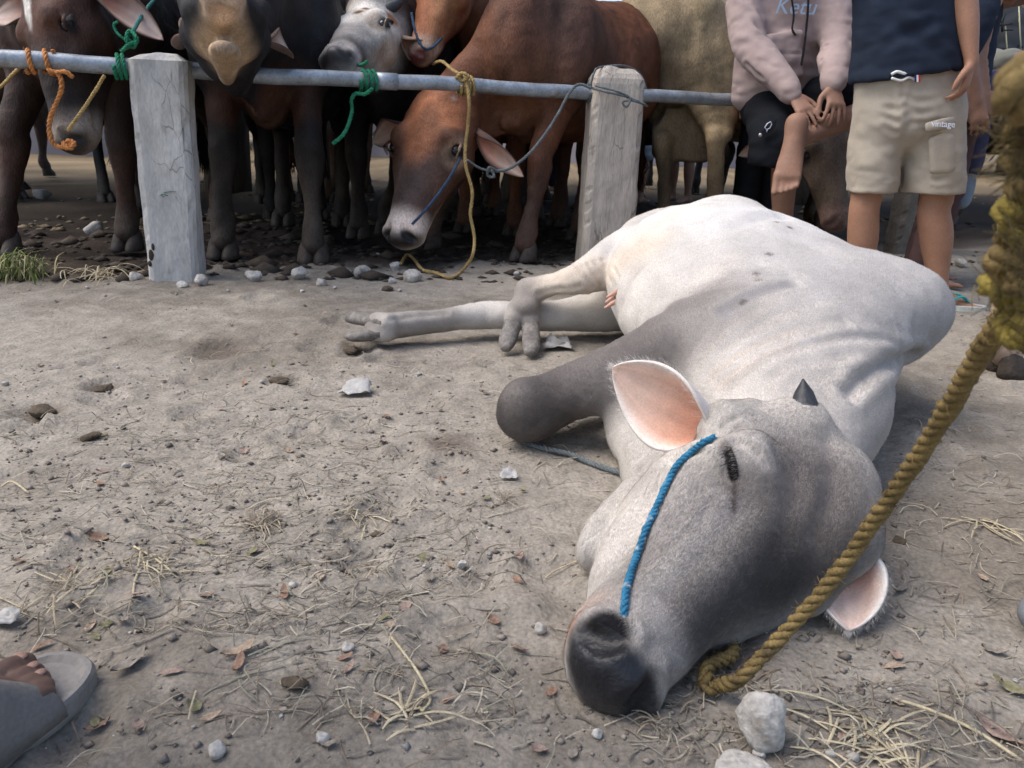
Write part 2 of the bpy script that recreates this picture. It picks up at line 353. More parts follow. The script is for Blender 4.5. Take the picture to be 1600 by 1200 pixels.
def ear_mesh(base, tipdir, opendir, L, Wd, droop, cin, cout, parent, spread=1., name='ear', rim=None, fold=0.):
    """Cupped leaf-shaped ear with thickness; tube-like at its base, open towards opendir."""
    e = nrm(tipdir); o = np.asarray(opendir, float); o = nrm(o-e*(o@e)); t = np.cross(e, o); nu, nv = 26, 17
    P = np.zeros((nu, nv, 3)); Nn = np.zeros((nu, nv, 3))
    for i in range(nu):
        u = i/(nu-1); w = Wd*(.34+.66*math.sin(math.pi*min(u*.5/.46, .5))**1.2 if u < .46 else max(.0, (1-((u-.46)/.54)**1.5))**.8)+.0012
        ph = (2.5*(1-u)**1.6+.42*spread+.25*(1-u)); Rr = w/ph
        cen = np.asarray(base)+e*L*u+V3(0, 0, -1)*droop*L*u*u
        for j in range(nv):
            vv = (j/(nv-1)*2-1); a = vv*ph; sk = 1+.12*vv*(1-u)
            rip = .0018*math.sin(vv*9+u*4)*(u*(1-u)*4)
            P[i, j] = cen+t*Rr*math.sin(a)*sk+o*(Rr*(1-math.cos(a))+rip-fold*.03*(1 if vv > .3 else 0)*(vv-.3)*u)
            Nn[i, j] = o*math.cos(a)-t*math.sin(a)
    th = .0035+.004*(1-np.linspace(0, 1, nu))[:, None, None]
    A = P+Nn*th*.5; B = P-Nn*th*.5; v = np.vstack([A.reshape(-1, 3), B.reshape(-1, 3)]); n = nu*nv; q = []
    for i in range(nu-1):
        for j in range(nv-1):
            a, b, c, d = i*nv+j, i*nv+j+1, (i+1)*nv+j+1, (i+1)*nv+j; q += [(a, b, c, d), (n+d, n+c, n+b, n+a)]
        q += [(i*nv, (i+1)*nv, n+(i+1)*nv, n+i*nv), (n+i*nv+nv-1, n+(i+1)*nv+nv-1, (i+1)*nv+nv-1, i*nv+nv-1)]
    q += [((nu-1)*nv+j, (nu-1)*nv+j+1, n+(nu-1)*nv+j+1, n+(nu-1)*nv+j) for j in range(nv-1)]
    U = np.repeat(np.linspace(0, 1, nu), nv); Vv = np.tile(np.linspace(-1, 1, nv), nu)
    ci, co = np.array(cin, float), np.array(cout, float); rm = np.array(rim if rim is not None else cout, float)
    edge = sstep(np.abs(Vv), .62, 1)[:, None]; streak = (.92+.10*np.sin(Vv*13+U*5)*np.sin(Vv*5+2))[:, None]
    deep = sstep(1-U, .3, 1)[:, None]
    ct = ci*.45+V3(.78, .66, .58)*.55; tip_ = sstep(U, .25, .85)[:, None]; inn = (ci*(1-tip_)+ct*tip_)*streak*(1-.32*deep*V3(.3, 1, 1.2)); inn = inn*(1-edge)+rm*edge
    c = np.vstack([inn, np.tile(co, (n, 1))])
    return mesh_obj(name, v, q, M_ear, parent, col=c)
def horn_mesh(pts, r0, mtl, parent, m=12):
    S = spline(pts, 10); t = np.linspace(0, 1, 10); mb = MB(); mb.tube(S, r0*(1-t**1.6)*.98+r0*.04+.0015*np.sin(t*40)*(1-t), m); return mb.obj('horn', mtl, parent)
def hoof_mesh(p, fwd, down, sc, mtl, parent, spread=.012, color=None):
    """Cloven hoof: two horn claws side by side under the pastern."""
    dn = nrm(down); f = np.asarray(fwd, float); f = nrm(f-dn*(f@dn)); s = np.cross(dn, f); mb = MB()
    for e in (1, -1):
        c = np.asarray(p)+s*e*(.023*sc+spread*sc*.4)
        ring = []; levels = [(-.12, .014, .016, -.008), (.2, .0235, .033, .004), (.75, .029, .047, .018), (1, .031, .052, .023)]
        m = 12; v = []
        for h, wx, ln, off in levels:
            for j in range(m):
                a = 2*math.pi*j/m; x = math.cos(a); y = math.sin(a)
                toe = (1-.25*max(0, x)**2)
                v.append(c+dn*h*.065*sc+f*(off*sc+x*ln*sc-.01*sc)+s*(y*wx*sc*toe-e*.004*sc*max(0, x)))
        fq = [(i*m+j, (i+1)*m+j, (i+1)*m+(j+1) % m, i*m+(j+1) % m) for i in range(3) for j in range(m)]
        v += [c, c+dn*.065*sc+f*.01*sc]; a0, b0 = 4*m, 4*m+1
        fq += [(a0, j, (j+1) % m) for j in range(m)]+[(b0, 3*m+(j+1) % m, 3*m+j) for j in range(m)]
        mb.add(v, fq)
    return mb.obj('hoof', mtl, parent)
def paint(col, v, c, r, color, amt=1., soft=.5, axes=None):
    """soft ellipsoidal coat patch; r scalar or 3 radii along axes (columns)."""
    q = v-np.asarray(c)
    if axes is not None: q = q@axes
    d = np.linalg.norm(q/np.asarray(r, float), axis=1); d = d+.10*fbm(v, 9., 2)
    w = (1-sstep(d, 1-soft, 1+soft*.4))[:, None]*amt
    return col*(1-w)+np.asarray(color)*w
def paint_line(col, v, pts, r, color, amt=1., soft=.6):
    d = pdist(v, np.asarray(pts, float))/r+.12*fbm(v, 12., 2); w = (1-sstep(d, 1-soft, 1+soft*.3))[:, None]*amt
    return col*(1-w)+np.asarray(color)*w

# ------------------------------------------------------------------ the white cow lying on its side
def build_white_cow():
    root = thing('white_cow', (.6, 1.9, 0), 'white cow lying on its side on the bare ground, head towards the viewer', 'cow')
    f = Frame((.515, 1.165, .168), (-.700, -.668, -.225), (.40, -.66, .62), 1.13)
    f.s = -f.s if f.s[2] < 0 else f.s
    f.M = np.stack([f.a, f.n, f.s], 1)
    F = Field((-.62, .70, -.06), (1.32, 3.12, .60), .0075)
    # trunk: chest, barrel, rump
    F.loft([(.56, 1.50, .15, .20, .15), (.59, 1.70, .19, .26, .19), (.62, 1.93, .215, .32, .215), (.63, 2.2, .235, .345, .238), (.62, 2.42, .235, .335, .24), (.66, 2.62, .225, .30, .225), (.73, 2.80, .215, .23, .21), (.78, 2.90, .20, .17, .17)], .05, (0, 0, 1))
    F.loft([(.84, 2.02, .26, .14, .13), (.86, 2.25, .27, .13, .13), (.84, 2.5, .27, .13, .14), (.82, 2.72, .26, .12, .14)], .10, (0, 0, 1))
    # shoulder blade mass and hump
    F.loft([(.60, 1.62, .25, .13, .08), (.76, 1.80, .27, .15, .095), (.88, 1.94, .26, .14, .11)], .09, (0, 0, 1))
    F.loft([(.78, 1.97, .25, .19, .13), (.92, 1.96, .26, .175, .13), (.98, 1.95, .265, .14, .12), (1.015, 1.94, .265, .09, .09)], .06, (0, 0, 1))
    # hip point and thigh (upper hind leg)
    F.ball((.72, 2.72, .33), .13, .12)
    hk, ft = W(915, 432, .235), W(826, 455, .165)
    F.loft([(.74, 2.76, .31, .15, .14), (*W(1030, 368, .30), .105, .10), (*W(968, 405, .27), .078, .075)], .06, (0, 0, 1))
    F.loft([(*W(990, 392, .28), .085, .08), (*W(955, 412, .262), .078, .076), (*hk, .06, .06), (*((hk+ft)/2), .037, .037), (*ft, .041, .041)], .015, (0, 0, 1))
    ht = W(815, 500, .085)
    F.loft([(*ft, .041, .041), (*((ft*.5+ht*.5)), .042, .036)], .02); F.ball(ft+V3(.0, .028, -.03), .014, .01); F.ball(L0+V3(.02, 0, .03), .014, .01) if False else None
    for a_, b_ in ((W(808, 482, .108), W(801, 508, .066)), (W(824, 482, .108), W(829, 512, .060))): F.loft([(*a_, .033, .031), (*(a_*.35+b_*.65), .0305, .027)], .010)
    for a_, b_ in ((W(604, 504, .078), W(578, 500, .076)), (W(604, 517, .050), W(574, 523, .038))): F.loft([(*a_, .034, .031), (*(a_*.4+b_*.6), .031, .027)], .010)
    # lower hind leg
    L = [W(985, 478, .10), W(930, 487, .085), W(850, 494, .072), W(760, 492, .065), W(690, 501, .060), W(625, 507, .060), W(590, 512, .055)]
    F.loft([(*p, r, r) for p, r in zip(L, (.09, .07, .054, .047, .036, .041, .042))], .012)
    # folded foreleg
    kn = W(826, 637, .085); el = V3(.40, 1.66, .23)
    F.loft([(.55, 1.68, .24, .14, .13), (*el, .108, .10), (*((el*.55+kn*.45)), .074, .072), (*(el*.2+kn*.8), .058, .060), (*kn, .060, .066)], .05); F.ball(kn+V3(-.012, -.02, .022), .05, .02); F.ball(kn+V3(-.02, .0, -.02), .05, .02)
    F.loft([(*(kn+V3(.01, 0, -.012)), .06, .06), (.18, 1.78, .055, .042, .042), (.36, 1.86, .05, .045, .04)], .03)
    # neck, dewlap
    F.loft([(.56, 1.56, .16, .21, .155), (.53, 1.44, .135, .175, .125), (.50, 1.34, .12, .15, .105), (.47, 1.26, .115, .12, .095)], .05, (0, 0, 1))
    F.loft([(.48, 1.62, .08, .2, .10), (.36, 1.58, .06, .12, .06), (.275, 1.58, .05, .05, .05)], .06)
    F.loft([(.275, 1.62, .06, .035, .05), (.258, 1.52, .055, .035, .05), (.262, 1.44, .05, .04, .05), (.27, 1.34, .05, .05, .05)], .07)
    F.loft([(.40, 1.40, .06, .15, .075), (.31, 1.36, .05, .09, .06)], .05)
    F.loft([(.74, 1.76, .13, .13, .13), (.66, 1.60, .12, .11, .12), (.58, 1.42, .10, .09, .10)], .05)     # nape side
    head_sdf(F, f, .5, .03, fat=1.2, eyes=False)
    F.loft([(*f(.035, -.05, .085), .05, .05), (*W(1128, 648, .250), .022, .026)], .07)
    F.ball(f(.075, .02, -.075), .062, .05); F.ball(f(.02, .015, -.03), .06, .05)
    # jowl and chin flesh lying on the ground
    F.loft([(*f(.12, -.12, .05), .065, .065), (*W(1034, 800, .075), .062, .06), (*W(990, 855, .055), .046, .048), (*W(962, 905, .045), .038, .040), (*f(.42, -.06, .01), .04, .04)], .05)
    F.loft([(*W(1000, 780, .05), .045, .045), (*W(938, 836, .04), .030, .038), (*W(926, 864, .035), .026, .034)], .014)
    F.ball(W(898, 900, .075), .030, .03, sub=True)
    F.ball(f(.055, -.055, .080), .045, .08); F.ball(f(-.005, .015, .072), .034, .05)       # ear root, horn root
    F.ball(f(.06, -.055, -.085), .05, .06)
    v, q = F.mesh(2, floor=-.004)
    for lim in (0, 1):
        hq = f.loc(v[q].mean(1)); sel = (hq[:, 0] > -.06) & (hq[:, 0] < .56) & (np.abs(hq[:, 2]) < .2) & (hq[:, 1] > -.10) if lim == 0 else (np.linalg.norm((hq-V3(.19, .01, .105))/V3(.06, .05, .05), axis=1) < 1) | ((hq[:, 0] > .40) & (hq[:, 1] > -.09) & (np.abs(hq[:, 2]) < .12))
        v, q = refine(v, q, sel)
    n = vnormals(v, q)
    h = f.loc(v)
    # skin folds on the neck and shoulder, creases, ribs
    global on
    R3 = np.stack([np.array(rt), np.array(up), np.array(fw)], 1); cv = (v-V3(0, 0, CAM_H))@R3
    PX = np.stack([800+cv[:, 0]/cv[:, 2]*FPX, 600-cv[:, 1]/cv[:, 2]*FPX], 1); facing = ((v-V3(0, 0, CAM_H))*n).sum(1) < 0
    def on(px, py, lift=0.):           # the point of the skin seen at that place in the photo
        d = np.linalg.norm(PX-(px, py), axis=1); c = np.where((d < max(6, d[facing].min()+1)) & facing)[0]; i = c[np.argmin(cv[c, 2]+d[c]*.002)]; return v[i]+n[i]*lift
    ons = lambda pts: [on(*p) for p in pts]
    disp = np.zeros(len(v))
    def groove(pts, w, a, rim=.55):
        nonlocal disp
        d = pdist(v, np.array(ons(pts))); disp -= a*np.exp(-(d/w)**2)-rim*a*np.exp(-((d-2.1*w)/(1.2*w))**2)
    for pts, w, a in (([(1108, 592), (1167, 547), (1254, 513), (1317, 501)], .010, .007), ([(1133, 609), (1192, 567), (1275, 534), (1358, 526), (1410, 540)], .009, .006), ([(1100, 584), (1150, 526), (1217, 488), (1290, 468)], .011, .006),
                      ([(1120, 600), (1178, 556), (1262, 524), (1330, 512)], .007, .005), ([(1085, 575), (1128, 515), (1185, 478)], .010, .004), ([(1150, 620), (1210, 585), (1290, 560), (1360, 556)], .010, .004), ([(1065, 570), (1100, 520), (1140, 490)], .010, .003), ([(1185, 630), (1240, 600), (1310, 585)], .012, .004),
                      ([(1133, 484), (1192, 455), (1240, 438)], .013, .007), ([(960, 495), (1040, 462), (1130, 445), (1230, 425)], .020, .006), ([(970, 470), (985, 430), (1050, 385), (1150, 350), (1230, 335)], .030, .010),
                      ([(1428, 556), (1390, 566), (1350, 588), (1325, 615)], .014, .016), ([(1110, 690), (1128, 668), (1150, 655)], .005, .004), ([(1120, 695), (1138, 675), (1160, 664)], .005, .004),
                      ([(985, 690), (1030, 672), (1085, 668)], .007, .006), ([(990, 715), (1040, 690), (1090, 680)], .008, .006), ([(1000, 735), (1050, 712), (1095, 700)], .008, .005), ([(975, 665), (1010, 655), (1060, 655)], .007, .005),
                      ([(1152, 694), (1168, 696), (1184, 708)], .006, .003), ([(1150, 690), (1175, 698), (1195, 720)], .007, .003)):
        groove(pts, w, a*(.62 if w < .0125 and w > .0065 else .9))
    groove([(1138, 708), (1142, 728), (1146, 748)], .0055, .006, .12)
    for pts, w, a in (([(1168, 790), (1105, 862), (1045, 930)], .020, .0065), ([(1075, 705), (1020, 770), (968, 835)], .016, .005), ([(1215, 700), (1240, 760), (1225, 820)], .022, .005), ([(1300, 690), (1300, 760), (1275, 830)], .018, .004), ([(1110, 770), (1080, 810), (1040, 850)], .006, -.0025)): groove(pts, w, a, .4)
    for k in range(4): groove([(848+9*k, 590-8*k), (872+9*k, 612-8*k), (900+8*k, 640-8*k)], .006, .0022)
    groove([(700, 488), (640, 494), (615, 498)], .008, .004); groove([(905, 448), (870, 455), (840, 460)], .007, .004)
    for k in range(5): groove([(898+11*k, 418-4*k), (908+12*k, 440-4*k), (916+12*k, 462-6*k)], .0055, .004)
    for k in range(6): disp += .0022*np.exp(-(pdist(v, np.array([(.80, 2.0+.10*k, .44), (.6, 2.02+.10*k, .47), (.42, 2.04+.1*k, .40)]))/.022)**2)
    fc = (h[:, 0] > .1) & (h[:, 0] < .35)
    disp += .0022*fbm(v, 22., 3)+.006*fbm(v, 4.5, 2)*(h[:, 0] < -.1)
    v = v+n*disp[:, None]
    # coat
    base = V3(.52, .48, .432); col = np.tile(base, (len(v), 1)); grey = V3(.30, .275, .255); dk = V3(.115, .10, .092)
    col = paint(col, v, (.60, 2.35, .45), (.45, .5, .5), (.64, .615, .585), .9, .8)  # highlight on top of the flank, painted into the coat colour
    col = paint(col, v, (.78, 1.72, .35), (.55, .42, .5), (.44, .415, .395), .75, .9)
    col = paint(col, v, (1.05, 1.93, .27), (.25, .25, .3), (.38, .36, .345), .7, .8)
    col = paint(col, v, (.62, 1.38, .30), (.3, .22, .2), (.46, .42, .385), .7, .9)
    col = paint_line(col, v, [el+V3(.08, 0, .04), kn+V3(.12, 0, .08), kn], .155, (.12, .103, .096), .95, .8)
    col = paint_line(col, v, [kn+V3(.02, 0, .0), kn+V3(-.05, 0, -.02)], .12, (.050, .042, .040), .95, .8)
    for pts in ([(1108, 592), (1167, 547), (1240, 520)], [(1125, 603), (1185, 562), (1240, 538)]): col = paint_line(col, v, ons(pts), .014, (.50, .40, .32), .35, .9)
    col = paint_line(col, v, ons([(1010, 385), (930, 430), (850, 455)]), .10, (.60, .49, .38), .6, .8)
    col = paint_line(col, v, [ft, ht, W(800, 525, .05)], .085, (.21, .185, .165), .9, .8); col = paint_line(col, v, [L[4], L[6], W(570, 510, .06)], .085, (.19, .165, .145), .9, .9)
    col = paint_line(col, v, ons([(1080, 320), (1010, 360)]), .12, (.62, .54, .45), .5, .9)
    col = paint_line(col, v, ons([(1135, 486), (1180, 462), (1230, 440)]), .026, (.27, .255, .25), .8, .8)  # shade of the shoulder crease, painted along its groove
    col = paint_line(col, v, ons([(1105, 430), (1140, 400)]), .05, (.52, .47, .42), .5, .9)
    col = paint_line(col, v, ons([(970, 470), (990, 420)]), .05, (.42, .37, .33), .5, .9)
    for px in ((1181, 425), (1187, 432), (1203, 390), (1214, 344), (1235, 352), (1160, 470)): col = paint(col, v, on(*px), .010, (.10, .08, .07), .8, .4)
    head = h[:, 0] > -.12
    def hp(c, r, color, amt=1., soft=.6):
        nonlocal col; cc = paint(col, h, c, r, color, amt, soft); col = np.where(head[:, None], cc, col)
    hp((.05, -.02, 0), (.13, .17, .15), (.24, .215, .20), .9, .9)                 # poll
    hp((.19, .055, -.035), (.20, .13, .115), (.046, .041, .039), .97, .65)               # forehead
    hp((.10, .05, 0.0), (.10, .07, .07), (.22, .19, .17), .6, .8)
    hp((.34, .035, -.012), (.16, .075, .062), (.058, .054, .054), .95, .75)              # bridge
    hp((.27, -.005, .055), (.21, .075, .07), (.19, .17, .162), .9, .9); hp((.12, .045, .04), (.10, .06, .07), (.15, .13, .12), .75, .9)
    hp((.22, -.095, .09), (.17, .065, .07), (.60, .55, .50), .85, .8)                   # white cheek
    hp((.135, .03, .11), (.035, .03, .04), (.40, .36, .33), .55, .9)
    col = paint_line(col, v, ons([(1134, 700), (1142, 732), (1148, 758)]), .022, (.14, .115, .10), .75, .9)
    col = paint_line(col, v, ons([(1137, 708), (1142, 728), (1147, 750)]), .0075, (.012, .010, .009), 1, .5)
    col = paint_line(col, v, ons([(1147, 752), (1150, 772), (1147, 795)]), .0055, (.07, .055, .05), .9, .7)
    col = paint_line(col, v, ons([(1152, 715), (1175, 712), (1198, 728)]), .018, (.46, .41, .37), .5, .9)
    hp((.43, .01, 0.), (.035, .08, .09), (.42, .38, .35), .7, .8); hp((.455, .0, -.06), (.04, .06, .03), (.52, .47, .42), .85, .7)                    # pale muzzle ring
    hp((.455, -.035, .05), (.05, .05, .045), (.56, .43, .36), .85, .8); hp((.475, -.022, .055), (.02, .02, .02), (.42, .20, .12), .8, .8)
    hp((.495, .014, -.010), (.045, .056, .080), (.016, .016, .019), 1, .3); hp((.478, .036, .042), (.03, .03, .026), (.012, .011, .012), 1, .4)               # black nose pad
    hp((.485, -.035, .02), (.02, .014, .05), (.20, .10, .07), .6, .7)
    col = col*(1+.10*fbm(v, 14., 3))[:, None]
    grime = sstep(.05-v[:, 2], 0, .05)*(.5+.5*fbm(v, 10., 2)); col = col*(1-.25*np.clip(grime, 0, 1))[:, None]+V3(.22, .19, .16)*.25*np.clip(grime, 0, 1)[:, None]
    body = mesh_obj('body', v, q, M_fur, root, col=col); nose_faces(body, q, (np.linalg.norm((h-V3(.495, .014, -.010))/V3(.045, .056, .080), axis=1) < .93) & head)
    mb = MB()
    e0, e1, e2 = on(1142, 704, .005), on(1150, 724, .006), on(1153, 746, .005)
    for p0 in spline([e0, e1, e2], 34):          # drooping lashes of the closed eye
        j = rng.normal(size=3)*.0022; p1 = p0+f.d(.15, -.85, .35)*.012+j; p2 = p1+f.d(.35, -.8, -.15)*.010+j*2
        mb.tube([p0, p1, p2], [.0006, .0005, .0002], 3)
    mb.obj('eyelashes', M_lash, root)
    def wgt(c, nn): dist = np.linalg.norm(c-V3(0, 0, CAM_H), axis=1); return np.clip(1.15-((c-V3(0, 0, CAM_H))*nn).sum(1)/dist*-1, .02, 1.2)*0+np.where(((c-V3(0, 0, CAM_H))*nn).sum(1) < .25*dist, 1, .06)/dist**1.6
    def flow(p):
        hh = f.loc(p); hw_ = sstep(hh[:, 0], -.10, .06)[:, None]*(np.abs(hh[:, 2:3]) < .3); return (f.a*.9-f.n*.25)*hw_+V3(.12, .9, -.15)*(1-hw_)
    skinless = ~((np.linalg.norm((h-V3(.495, .014, -.010))/V3(.047, .058, .082), axis=1) < 1.05) & head)
    qh = q[skinless[q].all(1)]
    coat_hair('coat_hair', v, qh, n, col, 260000, wgt, flow, .0085, .00042, M_hairc, root)
    # ears
    cin, cout, rim = (.72, .42, .30), (.62, .57, .53), (.78, .72, .66)
    b = f(.055, -.055, .105); tip = W(952, 566, .30)
    ea1 = ear_mesh(b+f.d(0, 0, -1)*.01, tip-b, nrm(V3(-.1, -.75, .1)+V3(0, 0, -.30)), np.linalg.norm(tip-b), .098, .0, cin, cout, root, 1.1, rim=rim)
    b2 = f(.06, -.04, -.10)+V3(0, 0, .02); tip2 = W(1325, 985, .015)
    ea2 = ear_mesh(b2, tip2-b2, V3(.1, -.75, .75), np.linalg.norm(tip2-b2), .085, .0, cin, cout, root, 1.2, rim=rim)
    for eo, e_ in ((ea1, nrm(tip-b)), (ea2, nrm(tip2-b2))):
        ev = np.array([w_.co for w_ in eo.data.vertices]); en = np.array([w_.normal for w_ in eo.data.vertices]); nE = len(ev)//2; idx = rng.integers(0, len(ev), 5200); uu = (idx % nE)//17/25.; vv_ = np.abs((idx % nE) % 17/8.-1)
        keep = (idx >= nE) | (vv_ > .8) | (rng.random(len(idx)) < .35*(1-uu)); idx = idx[keep]; mbh = []; p = ev[idx]+rng.normal(size=(len(idx), 3))*.003; d = e_*.8+en[idx]*.35+rng.normal(size=(len(idx), 3))*.25; d /= np.linalg.norm(d, axis=1)[:, None]; l = np.where((idx % nE) // 17 < 9, .016, .010)[:, None]*rng.uniform(.6, 1.2, (len(idx), 1)); sx = np.cross(d, V3(.2, -.8, .5))*.00022
        Vh = np.stack([p-sx, p+sx, p+d*l], 1).reshape(-1, 3); ho_ = mesh_obj('ear_hair', Vh, np.arange(len(Vh)).reshape(-1, 3), M_hairc, eo, col=np.tile(V3(.58, .53, .48), (len(Vh), 1))*np.repeat(rng.uniform(.7, 1.15, (len(idx), 1)), 3, 0)); ho_['kind'] = 'stuff'
    horn_mesh([f(.0, .02, .075), f(-.012, .032, .10), f(-.022, .042, .124)], .027, M_horn, root)
    # hooves: two long claws each, hair-edged
    def claws(rows, mtl, ups):
        P_ = np.array([p for r_ in rows for p, _ in r_]); Fh = Field(P_.min(0)-.06, P_.max(0)+.06, .004)
        for r_, uv in zip(rows, ups): Fh.loft([(*p, w_, w_*.72) for p, w_ in r_], .003, uv)
        hv, hq_ = Fh.mesh(1); t = np.clip(pdist(hv, np.array([rows[0][0][0], rows[-1][0][0]]))/.075, 0, 1)[:, None]; band = np.exp(-((t-.42)/.16)**2)
        hc = V3(.07, .06, .055)*(1-t)+V3(.16, .145, .13)*t; mesh_obj('hoof', hv, hq_, mtl, root, col=hc*(1+.2*fbm(hv, 40, 2))[:, None])
    cam_up = V3(0, -.9, .4); M_hoofc = mat('hoof_horn_pale', attr=True, rough=.6, var=.25, vscale=50, fine=.25, fscale=120, bump=.6, bscale=60, bdist=.004, spec=.3)
    claws([[(W(808, 482, .108), .034), (W(801, 508, .066), .029), (W(793, 532, .026), .029), (W(790, 543, .012), .020)], [(W(824, 482, .108), .034), (W(829, 512, .060), .029), (W(830, 540, .022), .029), (W(828, 551, .010), .020)]], M_hoofc, (cam_up, cam_up))
    claws([[(W(604, 504, .078), .035), (W(578, 500, .076), .030), (W(556, 496, .070), .031), (W(549, 496, .066), .026)], [(W(604, 517, .050), .034), (W(574, 523, .038), .029), (W(553, 525, .030), .025), (W(541, 525, .024), .012)]], M_hoofc, (V3(0, 0, 1), V3(0, 0, 1)))
    for k in range(3): mbt = MB(); p = on(963-3*k, 452+9*k, -.006); mbt.tube([p, p+V3(-.02, -.012, -.01), p+V3(-.036, -.02, -.018)], [.007, .006, .0035], 8); mbt.obj('teat', mat('teat_skin', (.55, .33, .25), .6, sss=.2), root)
    return root, f
white_cow, HF = build_white_cow()
# ------------------------------------------------------------------ ground
def nonuni(lo, a, b, hi, step, grow=1.16):
    mid = list(np.arange(a, b, step)); out = []; x, s = b, step
    while x < hi: out.append(x); s *= grow; x += s
    out.append(hi); neg = []; x, s = a, step
    while x > lo:
        s *= grow; x -= s; neg.append(max(x, lo))
    return np.array(neg[::-1]+mid+out)
FENCE_A, FENCE_B = W(268, 440)[:2], W(940, 412)[:2]
fdir = nrm(FENCE_B-FENCE_A); fnor = np.array([-fdir[1], fdir[0]])
def fence_dist(p): return (p[:, :2]-FENCE_A)@fnor          # >0 behind the fence
PRINTS = [(W(px, py)[:2], r) for px, py, r in ((160, 600, .06), (60, 640, .07), (340, 545, .10), (440, 590, .05), (560, 545, .07), (590, 560, .04), (530, 500, .05), (700, 730, .05), (380, 700, .05), (300, 640, .05), (640, 700, .04), (860, 900, .07), (900, 960, .06), (1120, 1000, .08), (1450, 900, .06), (1480, 720, .07), (130, 900, .06), (250, 960, .05), (680, 1000, .05), (760, 900, .05), (560, 820, .05))]
PRINTS += [(np.array([random.uniform(-1.5, 2.4), random.uniform(.7, 3.4)]), random.uniform(.03, .06)) for _ in range(60)]
def ground_z(p):
    q = np.column_stack([p[:, 0], p[:, 1], np.zeros(len(p))]); b = sstep(fence_dist(q), -.15, .25); far = 1-sstep(q[:, 1], 8, 14)
    z = .012*fbm(q, 1.3, 2)+.006*fbm(q, 5, 2)+.0040*np.abs(fbm(q, 16, 3))+.0022*fbm(q, 45, 2)
    z = z*(1+b*1.8*far)-.006-.02*b
    for c, r in PRINTS:
        m = np.abs(q[:, :2]-c).max(1) < r*2.2
        if m.any():
            d = np.linalg.norm((q[m, :2]-c)*(1, .8), axis=1)/r+.25*fbm(q[m], 14, 2); z[m] += -.014*np.exp(-(d/.75)**4)+.007*np.exp(-((d-1.15)/.22)**2)
    return z
gx = nonuni(-70, -1.7, 2.3, 70, .014); gy = nonuni(-6, .5, 4.7, 110, .014)
X, Y = np.meshgrid(gx, gy); P2 = np.column_stack([X.ravel(), Y.ravel()])
def hero_push(p):              # soil under the cow is pressed down a little
    z = np.zeros(len(p))
    for c, r in (((.62, 2.2), .5), ((.6, 1.7), .38), ((.38, 1.08), .26), ((.2, .92), .16), ((.68, 2.7), .35)): z = np.maximum(z, np.exp(-(np.linalg.norm(p-np.array(c), axis=1)/r)**4))
    return z
gz = ground_z(P2); hpz = hero_push(P2); gz = gz*(1-.6*hpz)-.004*hpz
gv = np.column_stack([P2, gz]); nx = len(gx)
ii, jj = np.meshgrid(np.arange(len(gy)-1), np.arange(nx-1), indexing='ij'); a0 = (ii*nx+jj).ravel()
gq = np.stack([a0, a0+1, a0+nx+1, a0+nx], 1)
g3 = np.column_stack([P2, np.zeros(len(P2))])
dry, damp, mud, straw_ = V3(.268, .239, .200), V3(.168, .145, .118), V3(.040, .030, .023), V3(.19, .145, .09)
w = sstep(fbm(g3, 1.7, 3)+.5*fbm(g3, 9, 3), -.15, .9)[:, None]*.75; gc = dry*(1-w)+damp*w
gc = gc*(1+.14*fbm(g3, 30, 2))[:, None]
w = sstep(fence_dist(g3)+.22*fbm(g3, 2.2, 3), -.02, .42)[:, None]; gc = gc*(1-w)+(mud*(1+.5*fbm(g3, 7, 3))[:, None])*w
w = (sstep(fence_dist(g3)+.9*fbm(g3, .9, 3), 3.4, 5.6)[:, None])*.95; gc = gc*(1-w)+(straw_*(1+.45*fbm(g3, 5, 3))[:, None])*w
for (px, py, r) in ((160, 600, .05), (340, 540, .11), (60, 640, .06), (440, 588, .04), (1120, 985, .09), (700, 690, .08), (130, 685, .03), (560, 540, .05)):  # dark soil patches; the one under the head is painted shade
    gc = paint(gc, g3, W(px, py), r, (.10, .078, .06), .75, .8)
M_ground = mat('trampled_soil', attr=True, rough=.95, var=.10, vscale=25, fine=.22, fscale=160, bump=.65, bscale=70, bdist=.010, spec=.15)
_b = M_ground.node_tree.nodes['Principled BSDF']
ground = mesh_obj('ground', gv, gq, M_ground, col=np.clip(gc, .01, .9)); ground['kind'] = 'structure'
def gheight(x, y): return float(ground_z(np.array([[x, y]]))[0]*(1-.6*hero_push(np.array([[x, y]]))[0])-.004*hero_push(np.array([[x, y]]))[0])
def G(px, py, lift=0.):
    p = W(px, py); p[2] = gheight(p[0], p[1])+lift; return p

# ------------------------------------------------------------------ fence
M_conc = mat('weathered_concrete', (.46, .445, .42), .9, var=.15, vscale=9, fine=.12, fscale=90, bump=.5, bscale=35, bdist=.006, wear=((.24, .19, .15), 14, .63), stretch=(1.5, 1.5, .5), cracks=(13, .012, (.13, .115, .10)))
M_post2 = mat('weathered_post', (.47, .41, .345), .9, var=.16, vscale=12, fine=.15, fscale=70, bump=.6, bscale=40, bdist=.006, wear=((.25, .195, .145), 10, .64), stretch=(2.2, 2.2, .35), cracks=(11, .014, (.12, .09, .065)))
M_pipe = mat('galvanised_pipe', (.30, .33, .36), .45, var=.25, vscale=14, fine=.2, fscale=90, bump=.25, bscale=60, metal=.35, wear=((.20, .15, .11), 8, .60), spec=.5)
M_shadepost = mat('shaded_post', (.16, .145, .13), .9, var=.25, vscale=12, fine=.2, bump=.7, bscale=40, bdist=.008)  # shade on the third post is put into this darker colour
